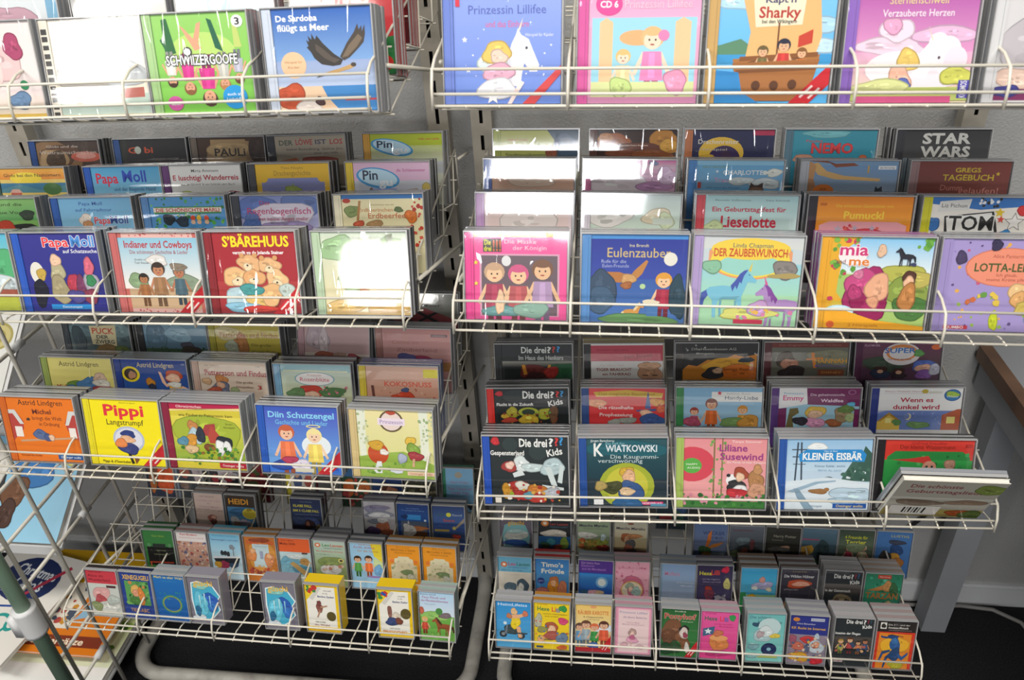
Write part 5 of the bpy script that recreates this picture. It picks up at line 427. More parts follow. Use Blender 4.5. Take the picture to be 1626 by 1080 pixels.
 ('R4', 0, 0.6725, 2, 'a8a4a8', 'bg|2a2f32;T|Die drei|.5|.92|.42|.08|ecece8;T|?|.77|.92|.07|.09|ecece8;T|?|.86|.93|.06|.08|8c3040;T|?|.93|.93|.05|.08|34586c;T|Kids|.84|.83|.24|.07|ecece8|.15;T|Invasion der Fliegen|.36|.68|.66|.05|ecece8;g|.36|.62|3c3838|4c4844;f|.2|.26|.3|a8843c|98a44c|e0b48c;f|.44|.26|.34|5c3020|a84444|e0b890;f|.66|.26|.28|3c2c24|c87c50|d8a880;f|.84|.26|.32|2c2420|3c5478|b87c5c;r|.3|.32|.9|.37|1c2022;r|.06|.08|.3|.14|c0b4b4;t|KOSMOS|.18|.11|.2|.03|84303c;s|.1|.3|.95|.5|16|.05|b86050,d8a878,3c4c68', 'black cassette with white title and huddled kids', 0.0166),
 ('R4', 0, 0.7462, 2, '9c8c8c', 'bg|d83c28;r|0|.76|1|1|2c2826;r|.08|.82|.24|.95|e8e4dc;b|.16|.88|.05|.04|2c2826;t|Die 3 ? - und der|.56|.91|.56|.035|dcd8d0;T|Ameisen-Mensch|.54|.85|.52|.04|dcd8d0;r|.3|.79|.9|.805|7c6c68;p|.08,.0,.92,0,.92,.72,.08,.74|e88c2c;b|.5|.5|.34|.18|f0b430;e|.44|.66|.15|.04|284880;p|.12,.68,.3,.66,.32,.62,.14,.64|284880;b|.52|.5|.13|.12|2c5c98;b|.5|.58|.08|.06|3c74b0;b|.54|.3|.12|.14|244878;p|.4,.4,.2,.36,.12,.14,.16,.12,.24,.3,.42,.36|2c5080;p|.42,.34,.3,.24,.26,.02,.3,.02,.36,.2,.46,.28|244878;p|.62,.34,.74,.26,.88,.36,.88,.3,.74,.18,.62,.26|2c5c98;b|.6|.08|.2|.06|b8b030;p|.3,.7,.44,.72,.44,.71,.3,.69|2c2420;p|.44,.71,.7,.68,.7,.67,.44,.7|2c2420', 'red framed cassette with blue ant figure', 0.0166),
 ('R4', 1, 0.0373, 1, 'a8acb0', 'bg|e4dccc;r|0|.66|1|1|6cb0cc;e|.18|.82|.1|.06|d8703c;e|.18|.82|.05|.03|f0e0d0;T|Leo|.42|.84|.22|.08|c04c70;T|Lausen|.76|.84|.4|.08|3c7c74;t|KINDERKONZERT|.62|.76|.6|.03|3c5c94;t|Guguseli der Tage|.4|.7|.66|.025|3c7090;b|.36|.3|.16|.14|5c7484;b|.74|.34|.18|.16|485c6c;b|.68|.3|.08|.12|e0e0d8;b|.34|.2|.12|.08|c8d0d4;b|.5|.1|.3|.1|b8c0c4', 'aqua topped cassette with two penguins', 0.0166),
 ('R4', 1, 0.1134, 1, 'b03434', 'bg|3c84c0;g|.5|1|4c94cc|3478b8;T|Timo’s|.5|.86|.66|.1|ece4d0;T|Fründe|.52|.72|.68|.1|ece4d0;e|.16|.5|.11|.07|2c3c84;t|mit Mundart|.16|.5|.16|.025|d8dcec;b|.54|.4|.15|.2|d88c2c;b|.56|.54|.12|.06|c87848;b|.8|.36|.14|.14|c87c5c;b|.22|.28|.16|.08|b86c64;r|0|0|1|.2|a03838;b|.54|.46|.08|.06|ecb488', 'sea blue cassette with sandy figures, red base', 0.0166),
 ('R4', 1, 0.2004, 1, '808894', 'bg|2454a8;g|.3|.7|2458b0|3c8cd0;r|0|.72|1|1|54308c;t|Der kleine Hase|.34|.93|.54|.045|c8a4d0;t|Zauberer|.26|.87|.4|.05|b084c4;t|und die Mondnacht|.44|.8|.7|.05|b084c4;e|.68|.52|.18|.12|7cb8e4;e|.68|.52|.12|.08|e8f0ec;b|.46|.26|.2|.08|d8a4b0;b|.62|.3|.12|.04|d8b890;b|.42|.18|.16|.04|e0b4bc;r|0|0|1|.16|1c3c80;b|.16|.3|.1|.04|34607c', 'violet banded cassette with moon and rabbit', 0.0166),
 ('R4', 1, 0.2732, 1, 'c0a0a8', 'bg|e8a8b8;s|.02|.02|.98|.98|60|.03|c85c7c,d88098;t|Prinzessin Lillifee|.5|.86|.84|.05|c87c94;b|.5|.4|.36|.26|d06c88;e|.5|.38|.33|.2|d8a84c;e|.5|.38|.3|.18|ecdcc0;b|.44|.46|.14|.06|a8b8a0;b|.48|.34|.1|.1|d0708c;b|.62|.36|.12|.1|a4c4bc;b|.46|.4|.06|.05|ecc4ac;b|.2|.12|.2|.06|c04c74;b|.8|.12|.2|.06|c04c74', 'pink spotted cassette with gold oval', 0.0166),
 ('R4', 1, 0.362, 1, '8c98a4', 'bg|98b0d0;g|0|1|a8b4cc|88a8cc;t|Müllers|.34|.78|.44|.09|c87c98;t|die schönsten Gschichte|.72|.6|.5|.03|dce4ec;t|Musik|.78|.53|.34|.03|dce4ec;b|.48|.14|.14|.07|e4e0d8;b|.68|.15|.12|.07|e0b48c;r|0|0|.06|1|84a0b4', 'misty blue cassette with tiny sleeping animals', 0.0166),
 ('R4', 1, 0.4343, 1, '686470', 'bg|3c3454;g|.3|1|504870|302848;T|Hexe|.24|.82|.36|.08|d8d040;T|Lilli|.52|.84|.24|.1|e04840;b|.8|.9|.1|.06|d82c4c;t|und das magische|.4|.7|.5|.035|a8a0b4;t|Schwert aus Gold|.42|.64|.5|.035|a8a0b4;b|.86|.6|.1|.1|d8d080;b|.34|.48|.1|.06|b84438;b|.36|.36|.12|.12|8c4458;b|.2|.16|.2|.1|7c8090;b|.7|.2|.16|.16|a8a4b0;b|.48|.12|.14|.1|5c5468;s|.04|.04|.96|.4|20|.04|8c8898,bcb8c4,50486c', 'dark purple cassette with witch and red heart', 0.0166),
 ('R4', 1, 0.5184, 2, '7c6858', 'bg|48b0d8;r|0|0|.16|1|3c9c58;g|.46|1|5cb8dc|38a8d8;b|.62|.62|.3|.07|b8b4d8;b|.6|.74|.07|.06|d8988c;b|.4|.56|.08|.04|e8ece4;b|.8|.54|.08|.04|ecdcc0;r|.16|0|1|.42|a0c890;b|.4|.24|.2|.14|e8cc90;b|.34|.34|.14|.08|e8b830;b|.72|.22|.2|.14|a88460;e|.72|.2|.1|.06|6c4c3c', 'turquoise cassette with yellow hat and green hinge', 0.0166),
 ('R4', 1, 0.5947, 2, '6c5c58', 'bg|3c3844;t|Cornelia Funke|.5|.94|.4|.03|9c8c60;T|Die Wilden Hühner|.5|.84|.84|.06|d4d4d4;b|.5|.68|.34|.08|c05434;b|.56|.68|.22|.05|e0a088;t|auf Klassenfahrt|.3|.56|.4|.035|a8a4ac;b|.24|.2|.12|.1|c8844c;b|.5|.22|.14|.1|d8b868;b|.8|.24|.12|.1|d08c5c;b|.5|.12|.4|.08|5c3c34', 'slate cassette with arched title and orange dragon', 0.0166),
 ('R4', 1, 0.6767, 2, 'b4b0b0', 'bg|2c3034;T|Die drei|.46|.88|.44|.09|dcdcd8;T|?|.74|.88|.07|.1|dcdcd8;T|?|.83|.89|.06|.09|9c3444;T|?|.91|.9|.06|.09|3c6898;T|Kids|.82|.77|.26|.08|dcdcd8|.15;g|.52|.72|403c3c|686460;T|In der Geisterstadt|.38|.58|.7|.055|dcdcd8;b|.5|.34|.34|.14|84765c;b|.5|.3|.2|.12|a89874;b|.4|.26|.1|.16|5c4c3c;b|.66|.26|.1|.16|4c4034', 'black cassette with white title and ghost mansion', 0.0166),
 ('R4', 1, 0.7501, 2, '9c8c80', 'bg|2c8c68;g|.3|1|3c9c7c|2c7c5c;s|.02|.3|.98|.98|20|.05|48a888,247050,5cb898;r|.34|.88|.7|.96|c84434;t|Walt Disney|.52|.92|.3|.03|f0d8c8;p|.06,.62,.3,.68,.6,.78,.66,.84,.6,.66,.4,.62|c8844c;b|.62|.72|.12|.1|c89058;b|.8|.66|.12|.12|3c6c44;T|TARZAN|.5|.52|.88|.13|c0783c;b|.7|.3|.12|.12|d8c490;b|.3|.16|.2|.08|a83c34;b|.24|.28|.16|.06|54b488;r|0|0|1|.1|2c7450', 'jungle green cassette with red tag', 0.0166),
 ('R4', 2, 0.0317, 2, '8c8488', 'bg|6c6470;p|.14,.78,.4,.86,.8,.78,.94,.5,.9,.2,.1,.2,.06,.5|7cb4b8;T|güschi|.5|.84|.52|.12|d8a848;b|.5|.5|.36|.14|dce0d8;b|.5|.3|.4|.08|2c58a0;b|.5|.62|.3|.05|a8c8c4', 'grey cassette with bright turquoise water patch', 0.0166),
 ('R4', 2, 0.1133, 2, '6c6868', 'bg|2c3034;e|.2|.86|.12|.08|d07c38;e|.2|.86|.06|.04|f0dcc8;T|Leo Lausen|.64|.85|.56|.07|a84c48;t|KINDERKONZERT|.64|.77|.56|.03|5c8898;b|.5|.58|.44|.1|e0d8c8;r|0|.2|1|.52|2c6ca8;b|.38|.36|.14|.1|4ca0b0;b|.8|.34|.14|.14|98b850;b|.6|.24|.12|.06|d06c4c;b|.2|.28|.14|.08|3c6c54', 'black topped cassette with reef picture', 0.0166),
 ('R4', 2, 0.1955, 1, '6c6860', 'bg|98a888;T|Mascha Marabu|.5|.84|.88|.07|34304c;t|Die goldene Stimme|.5|.76|.6|.03|5c6450;b|.3|.58|.3|.08|dcdcd0;b|.16|.36|.14|.12|c86c38;b|.5|.3|.3|.16|b89c48;b|.76|.4|.16|.1|a8b04c;b|.8|.26|.18|.08|a83c34;b|.8|.54|.08|.08|c8dcdc;s|.04|.1|.9|.5|24|.05|c8843c,d8c070,788c48', 'olive cassette with flowers and red beetle', 0.0166),
 ('R4', 2, 0.2722, 1, '746c64', 'bg|ccb888;g|.3|1|dcc898|b8b8a8;e|.5|.92|.1|.025|84503c;T|Mascha Marabu|.5|.8|.88|.07|34304c;b|.36|.56|.16|.1|b0643c;b|.6|.6|.26|.05|c08454;b|.38|.5|.08|.07|e0ac84;b|.5|.36|.16|.14|6c6c6c;b|.44|.28|.12|.1|b86c54;r|0|0|1|.24|8c5c4c;b|.54|.2|.14|.06|4c4044', 'cream cassette with running redhead', 0.0166),
 ('R4', 2, 0.4362, 0, '54545c', 'bg|6c80a4;g|.3|1|7c88a8|5c74a0;T|WECKER|.6|.76|.66|.09|3c4c7c;t|UND MUSIK|.66|.64|.5|.07|3c4c7c;p|.36,.4,.44,.74,.54,.84,.52,.56,.44,.4|d87830;p|.44,.4,.6,.48,.92,.54,.74,.42,.5,.36|d88838;b|.34|.3|.2|.1|3c6438;b|.4|.16|.18|.1|c88c34;b|.16|.12|.16|.06|6c3428;r|.54|.08|.94|.26|a8b4bc', 'steel blue cassette with carrot in pot', 0.0166),
 ('R4', 2, 0.5084, 0, '4c4c54', 'bg|54606c;g|.4|1|4c5458|6c7480;b|.4|.6|.2|.1|74848c;b|.5|.3|.44|.18|34383c;b|.62|.16|.14|.12|98883c;b|.2|.26|.16|.1|4c5838;b|.46|.34|.1|.08|6c3c30;b|.68|.5|.06|.16|744448;t|Räuberkinder|.4|.88|.6|.05|804c54', 'murky grey cassette with fungus and snail', 0.0166),
 ('R4', 2, 0.5806, 0, '3c3c40', 'bg|34342f;t|Harry Potter|.56|.76|.66|.07|a8a490;t|Kammer|.36|.66|.34|.04|88846c;b|.56|.44|.16|.07|d0a48c;b|.4|.42|.3|.06|5c5c58;b|.46|.22|.26|.08|8c3c3c;b|.5|.1|.4|.06|40302c', 'near black cassette with small slanted title', 0.0166),
 ('R4', 2, 0.6528, 0, '343840', 'bg|3c5c68;g|.3|1|3c5058|5c7c90;p|.0,.5,.3,.56,.4,.42,.1,.2,0,.24|c89838;b|.3|.14|.3|.08|4c8c48;r|0|.68|.5|.72|94546c;b|.6|.4|.2|.3|34484c', 'teal cassette with yellow banner behind', 0.0166),
 ('R4', 2, 0.725, 2, 'a8a098', 'bg|546050;g|.5|1|6c7c64|344438;T|4 Freunde für|.5|.8|.66|.08|c8cc3c;T|Terrier|.5|.68|.6|.1|e0dc50;f|.32|.1|.5|5c2c24|a8384c|d8a084;f|.72|.1|.52|e0d0b0|b8b090|d89c84;b|.5|.54|.3|.1|8c9c78', 'forest cassette with lime title and children', 0.017),
 ('R4', 2, 0.7972, 0, '5c6c88', 'bg|4878b4;t|LUSTIG|.66|.88|.5|.06|c8c058;b|.6|.72|.26|.05|3c4458;b|.6|.5|.2|.14|2c4c80;b|.5|.26|.3|.16|c89434;b|.3|.3|.16|.2|34302c;b|.7|.2|.14|.14|a86c34', 'blue cassette with bird and mustard figures', 0.0166),
 ('R4', 3, 0.3659, 0, '2c3440', 'bg|2c3c48;r|.1|.2|.5|.34|a83838;b|.7|.3|.2|.2|3c6450;b|.8|.6|.2|.2|34507c', 'dark teal cassette high behind empty slot', 0.0166)]
BOOKART = {
 'blue': 'bg|8cbcd4;g|0|1|90c0d8|84b4d0;b|.2|.45|.2|.4|3c3c3c;b|.28|.7|.1|.2|c8c4bc;b|.1|.3|.14|.2|8c8c88;b|.62|.7|.2|.18|3c70a8;b|.5|.45|.1|.16|6c4c38;b|.48|.25|.08|.12|4c3830;b|.9|.84|.1|.1|d8d478;b|.78|.92|.08|.08|d0a080;b|.12|.06|.14|.05|d8d08c;t|springer|.12|.06|.16|.03|5c5c3c',
 'carols': 'bg|e4e0d8;e|.5|.72|.34|.22|1c2c5c;T|Christmas|.52|.8|.5|.1|e8ecf0;T|Carols|.54|.68|.34|.1|e8ecf0;t|for piano|.4|.58|.3|.04|b0bcd0;b|.2|.3|.2|.12|c83c90;t|Alfred|.2|.22|.2|.05|d84c98;p|.5,.5,.54,.5,.86,.9,.82,.92|b8344c;p|.3,.42,.8,.52,.8,.5,.3,.4|2c4c94;e|.6|.3|.12|.1|2c9890;e|.6|.3|.09|.07|e4e0d8;e|.74|.36|.08|.1|2c9890;e|.74|.36|.05|.07|e4e0d8;p|.1,.1,.5,.34,.5,.31,.1,.07|2c4c94',
 'orange': 'bg|d8781c;r|0|.62|1|1|d8a81c;r|.3|.22|.66|.66|e4dccc;s|.32|.26|.64|.62|26|.05|b04c44,4c5464,c88c34;p|.66,.3,.78,.34,.9,.7,.8,.7|8cb4cc;r|.34|.06|.98|.16|7c3420;T|Klaviersätze|.62|.11|.44|.06|f0dcc0;b|.6|.8|.2|.05|5c98a8',
 'leaf': 'bg|d4dca8;g|0|1|e4e8d8|c0d084;s|.02|.5|.98|.98|40|.06|6c9c3c,98b850,4c7c34;e|.3|.75|.04|.03|c84034;r|0|0|1|.3|e8e8e4',
 'white': 'bg|dcdcd8;e|.86|.55|.12|.14|a89c5c;e|.86|.55|.1|.115|c8bc80;e|.86|.55|.06|.07|a89c5c;r|.0|.9|.6|.94|8c9098',
 'digi': 'bg|b0aca0;r|0|.0|1|.22|a89858;T|Die schönste|.36|.86|.5|.09|8c5454;T|Geburtstagslieder|.5|.72|.8|.09|8c5454;b|.9|.8|.16|.12|7c8c48;r|0|.5|1|.56|c8c4b8;b|.3|.4|.22|.08|6c5848;b|.76|.44|.2|.06|8c7460;r|.06|.04|.56|.3|e4e0d8;r|.2|.1|.22|.26|222;r|.235|.1|.245|.26|222;r|.26|.1|.28|.26|222;r|.3|.1|.31|.26|222;r|.325|.1|.345|.26|222;r|.36|.1|.37|.26|222;r|.4|.1|.42|.26|222;b|.76|.14|.1|.08|a8542c;b|.9|.1|.12|.1|5c6c38',
}
def shape_texts():
    need = {}
    for arts in ([c[6] for c in CDS], [c[5] for c in CAS], BOOKART.values()):
        for art in arts:
            for op in art.split(';'):
                q = op.split('|')
                if q[0] in ('t', 'T', 'O') and len(q) > 4: need[(q[1], q[0] != 't')] = None
    tmp = []
    for key in need:
        cu = bpy.data.curves.new('lettering', 'FONT'); cu.body = key[0]; cu.size = 1.0; cu.resolution_u = 2
        cu.offset = .022 if key[1] else .004
        o = bpy.data.objects.new('lettering', cu); COL.objects.link(o); tmp.append((key, o, cu))
    bpy.context.view_layer.update()
    dg = bpy.context.evaluated_depsgraph_get()
    for key, o, cu in tmp:
        ev = o.evaluated_get(dg); me = ev.to_mesh(); me.calc_loop_triangles()
        V = [(v.co.x, v.co.y) for v in me.vertices]; T = [tuple(t.vertices) for t in me.loop_triangles]
        ev.to_mesh_clear()
        if V:
            x0 = min(p[0] for p in V); x1 = max(p[0] for p in V)
            need[key] = ([((p[0]-x0)/(x1-x0) - .5, (p[1]-.35)/.73) for p in V], T)
    for key, o, cu in tmp:
        bpy.data.objects.remove(o, do_unlink=True); bpy.data.curves.remove(cu)
    return need
TXT = shape_texts()

def art_faces(m, art, x0, z0, W, H, y, seed, step=.000025, kv=1.):
    """print the artwork (0..1 coordinates) on the plane y, each ink layer a hair in front of the last"""
    rr = random.Random(seed)
    lay = [0.0]
    zt = z0 + H; full = H; H = H*kv
    def P(u, v): return (x0 + u*W, y - lay[0]*step, zt - (1-v)*H)
    def poly(pts, c): m.face([P(u, v) for u, v in pts], c)
    def clip(u): return min(1., max(0., u))
    asp = W / H
    for op in art.split(';'):
        q = op.split('|'); k = q[0]
        if not k: continue
        lay[0] += 1
        if lay[0] == 1 and kv != 1: m.face([(x0, y-.000005, z0), (x0+W, y-.000005, z0), (x0+W, y-.000005, zt), (x0, y-.000005, zt)], lin(q[3] if k == 'g' else q[1]))
        if k == 'bg': poly(((0,0),(1,0),(1,1),(0,1)), lin(q[1]))
        elif k == 'g':
            a, b = float(q[1]), float(q[2]); c0, c1 = lin(q[3]), lin(q[4])
            if lay[0] == 1 and (a > 0 or b < 1):
                poly(((0,0),(1,0),(1,max(a,.001)),(0,max(a,.001))), c0); poly(((0,min(b,.999)),(1,min(b,.999)),(1,1),(0,1)), c1)
            m.face([P(0,a),P(1,a),P(1,b),P(0,b)], (c0, c0, c1, c1))
        elif k == 'r':
            a, b, c, d = map(float, q[1:5]); poly(((a,b),(c,b),(c,d),(a,d)), lin(q[5]))
        elif k in ('e', 'b'):
            cx, cy, rx, ry = map(float, q[1:5]); c = lin(q[5]); rot = float(q[6]) if len(q) > 6 else 0.
            n = 22
            ph = [rr.uniform(0, 6.28) for _ in range(3)]
            pts = []
            for i in range(n):
                t = 2*math.pi*i/n; s = 1. if k == 'e' else 1 + .10*math.sin(2*t+ph[0]) + .09*math.sin(3*t+ph[1]) + .05*math.sin(5*t+ph[2])
                dx, dy = rx*s*math.cos(t)*asp, ry*s*math.sin(t)
                pts.append((clip(cx + (dx*math.cos(rot) - dy*math.sin(rot))/asp), clip(cy + dx*math.sin(rot) + dy*math.cos(rot))))
            def fan(x, y, sx, sy, c):
                pp = [(clip(x + (u-cx)*sx), clip(y + (v-cy)*sy)) for u, v in pts]
                for i in range(n): poly(((clip(x), clip(y)), pp[i], pp[(i+1) % n]), c)
            tint = lambda f, a=0.: tuple(min(1, v*f+a) for v in c[:3]) + (1,)
            if k == 'b' and min(rx, ry) > .03:               # drawn patch: ink outline, flat colour, shade and light strokes
                o = min(.012, .2*min(rx, ry)); fan(cx, cy, 1+o/rx, 1+o/ry, tint(.62)); lay[0] += 1
            fan(cx, cy, 1, 1, c)
            if k == 'b' and min(rx, ry) > .03:
                for q_ in range(12 if rx*ry > .006 else 6):
                    lay[0] += .2; t = rr.uniform(0, 6.28); d = rr.uniform(.15, .66); f = rr.choice((.66, .8, .88, 1.12, 1.22, 1.36))
                    fan(cx + d*rx*math.cos(t), cy + d*ry*math.sin(t), rr.uniform(.06, .30), rr.uniform(.05, .20), tint(f, .01 if f > 1 else 0))
        elif k == 'p':
            f = list(map(float, q[1].split(','))); poly([(f[i], f[i+1]) for i in range(0, len(f), 2)], lin(q[2]))
        elif k == 'st':
            cx, cy, r = map(float, q[1:4]); c = lin(q[4]); pts = []
            for i in range(10):
                t = math.pi/2 + i*math.pi/5; s = r if i % 2 == 0 else r*.45
                pts.append((clip(cx + s*math.cos(t)/asp), clip(cy + s*math.sin(t))))
            for i in range(10): poly(((cx, cy), pts[i], pts[(i+1) % 10]), c)
        elif k == 's':
            a, b, c, d = map(float, q[1:5]); n = int(q[5]); sz = float(q[6]); cs = [lin(h) for h in q[7].split(',')]
            for i in range(n):
                lay[0] += .06
                cx, cy = rr.uniform(a, c), rr.uniform(b, d); s = sz*rr.uniform(.5, 1.2)*.7; nn = rr.choice((5, 6, 7)); t0 = rr.uniform(0, 6)
                poly([(clip(cx + s/asp*rr.uniform(.7,1.2)*math.cos(t0+2*math.pi*j/nn)), clip(cy + s*rr.uniform(.7,1.2)*math.sin(t0+2*math.pi*j/nn))) for j in range(nn)], rr.choice(cs))
        elif k == 'k':
            poly(((.66,0),(.84,0),(1,.17),(1,.36)), lin(q[1])); lay[0] += 1
            for (u, v, l) in ((.80,.10,.17),(.87,.085,.15)):
                dx, dy = l*.5, l*.52
                poly(((u-dx*.6,v-dy*.6+.012),(u-dx*.6+.016,v-dy*.6),(u+dx*.6+.016,v+dy*.6),(u+dx*.6,v+dy*.6+.012)), lin('f0d8d4'))
        elif k == 'f':                                       # small generic standing figure: x, foot y, height, hair, clothes, skin
            fx, fy, fh = map(float, q[1:4]); hair, cl, sk = lin(q[4]), lin(q[5]), lin(q[6]); up = -1 if len(q) > 7 else 1
            a = fh / asp
            def pt(u, v): return (clip(fx + u*a), clip(fy + (v if up > 0 else 1-v)*fh))
            def ell(u, v, ru, rv, c, n=14):
                lay[0] += .15; pp = [pt(u + ru*math.cos(2*math.pi*i/n), v + rv*math.sin(2*math.pi*i/n)) for i in range(n)]
                for i in range(n): poly((pt(u, v), pp[i], pp[(i+1) % n]), c)
            def pg(c, *f): lay[0] += .15; poly([pt(f[i], f[i+1]) for i in range(0, len(f), 2)], c)
            dk = tuple(v*.4 for v in cl[:3]) + (1,)
            pg(dk, -.11, 0, -.02, 0, -.01, .34, -.1, .34); pg(dk, .02, 0, .11, 0, .1, .34, .01, .34)
            pg(sk, -.28, .36, -.23, .33, -.1, .62, -.14, .66); pg(sk, .28, .36, .23, .33, .1, .62, .14, .66)
            pg(cl, -.17, .26, .17, .26, .13, .66, -.13, .66); pg(tuple(min(1, v*1.3) for v in cl[:3]) + (1,), -.05, .3, .05, .3, .04, .64, -.04, .64)
            ell(0, .85, .165, .155, hair); ell(0, .81, .125, .125, sk); ell(0, .93, .13, .06, hair)
            ell(-.045, .82, .014, .018, lin('2a2220'), 6); ell(.045, .82, .014, .018, lin('2a2220'), 6); ell(0, .755, .035, .012, lin('a84a40'), 6)
        elif k == 'h':                                       # horse in profile: x, y, size, coat, mane, facing
            hx, hy, hs = map(float, q[1:4]); co, ma = lin(q[4]), lin(q[5]); fl = float(q[6]) if len(q) > 6 else 1.
            def hp(f): return [(clip(hx + fl*(f[i]-.45)*hs/asp), clip(hy + f[i+1]*hs)) for i in range(0, len(f), 2)]
            poly(hp((.02,.58,-.1,.5,-.14,.22,-.06,.2,-.03,.36,.04,.46)), ma); lay[0] += .3
            poly(hp((0,.55,.05,.62,.3,.66,.5,.64,.6,.72,.68,.88,.72,.95,.75,1.02,.78,.94,.88,.84,.95,.78,.93,.72,.86,.73,.78,.74,.74,.62,.7,.5,.68,.42,.7,.2,.71,0,.65,0,.63,.22,.58,.38,.35,.38,.25,.36,.2,.2,.21,0,.14,0,.13,.2,.12,.36,.04,.44)), co); lay[0] += .3
            sh = tuple(v*.75 for v in co[:3]) + (1,)
            poly(hp((.25,.36,.35,.38,.58,.38,.66,.46,.5,.44,.3,.43)), sh); poly(hp((.55,.36,.59,.36,.6,.02,.55,.02,.56,.2)), sh); poly(hp((.26,.35,.31,.36,.3,.2,.32,.02,.27,.02,.26,.2)), sh); lay[0] += .3
            poly(hp((.46,.66,.5,.54,.55,.66,.58,.58,.63,.74,.66,.7,.7,.86,.77,.98,.7,.97,.62,.9,.54,.76)), ma); lay[0] += .3
            poly(hp((.79,.87,.81,.87,.81,.89,.79,.89)), lin('241c20'))
        elif k in 'tTO':
            cx, cy, tw, th = map(float, q[2:6]); c = lin(q[6]); rot = float(q[7]) if len(q) > 7 and k != 'O' else 0.
            if rot > 3: rot = math.radians(rot)
            g = TXT.get((q[1], k != 't'))
            if not g: continue
            def put(ox, oy, c):
                ca, sa = math.cos(rot), math.sin(rot); n = len(m.v)
                for u, v in g[0]:
                    dx, dy = u*tw*W, v*th*H
                    m.v.append((x0 + cx*W + ox + dx*ca - dy*sa, y - lay[0]*step, zt - (1-cy)*H + oy + dx*sa + dy*ca))
                for t in g[1]:
                    m.f.append(tuple(n+i for i in t)); m.c.append(c)
            if k == 'O':                                     # lettering with a drawn outline
                oc = lin(q[7]); r = float(q[8]) if len(q) > 8 else .0011
                for i in range(8): put(r*math.cos(i*math.pi/4), r*math.sin(i*math.pi/4), oc); lay[0] += .1
                lay[0] += .5
            put(0, 0, c)

# ------------------------------------------------------------------ jewel cases and cassette cases
def case_meshes(W, H, D, hinge, rimw=.0016, nm='case'):
    a = MB(); r = rimw; yf = D*.44
    a.box(-W/2, 0, 0, W/2, yf, r); a.box(-W/2, 0, H-r, W/2, yf, H)
    a.box(-W/2, 0, r, -W/2+r*.6, yf, H-r); a.box(W/2-r, 0, r, W/2, yf, H-r)
    b = MB(); b.box(-W/2+.0006, yf, .0006, W/2-.0006, yf+.0006, H-.0006); b.box(-W/2, yf+.0006, 0, W/2, D, H)
    l = MB(); l.box(-W/2+r*.6, .0002, r, W/2-r, .0012, H-r)
    return a, b, l
CW, CH, CD_ = .142, .125, .0102
a, b, l = case_meshes(CW, CH, CD_, True)
ME_rim = a.mesh('case_rim', M_rim); ME_lid = lid_mesh(l)
ME_tray = {k: b.mesh('tray', M_tray[k]) for k in M_tray}
KW, KH, KD = .0705, .109, .0166
a, b, l = case_meshes(KW, KH, KD, False, .0014)
KE_rim = a.mesh('case_rim', M_rim); KE_lid = lid_mesh(l); KE_body = b

# back rows show only their upper part, so their printing is laid out from the top edge
KV = {('R2',1): .75, ('R2',2): .55, ('R2',3): .5, ('L2',1): .72, ('L2',2): .85, ('L2',3): .55, ('L3',1): .73, ('L3',2): .66, ('L3',3): .6,
      ('R3',1): .6, ('R3',2): .55, ('L4',1): .86, ('L4',2): .78, ('R4',2): .85}
ORD = ['first', 'second', 'third', 'fourth', 'fifth']
def seat(s, row, x, lean, jit=0.):
    """standing place in a basket: bottom front edge on the sloping step wires"""
    M0 = smat(s) @ Matrix.Translation((x, .028 + PITCH*row, -.0078 + STEP[s][0] + STEP[s][1]*row))
    return M0 @ Matrix.Rotation(jit, 4, 'Z') @ Matrix.Rotation(-math.radians(lean), 4, 'X')

STRIPS = {}
def strip_mesh(c, W=.0118):
    if c not in STRIPS:
        m = MB(); col = lin('ece4d4' if c == 's' else c)
        m.box(-CW/2+.0014, .0016, .0022, -CW/2+.0014+W, .0044, CH-.0022, col)
        if c == 's':
            rr = random.Random(3); z = .006
            while z < CH-.012:
                h = rr.uniform(.003, .008); m.box(-CW/2+.003, .0014, z, -CW/2+.011, .0016, z+h, lin('2c2826')); z += h + rr.uniform(.002, .005)
        else:                                                # two lines of tiny spine print
            dk = tuple(v*.45 for v in col[:3]) + (1,)
            m.box(-CW/2+.0096, .00155, .006, -CW/2+.0100, .0016, CH-.006, dk)
        STRIPS[c] = m.mesh('hinge_strip', M_print)
    return STRIPS[c]

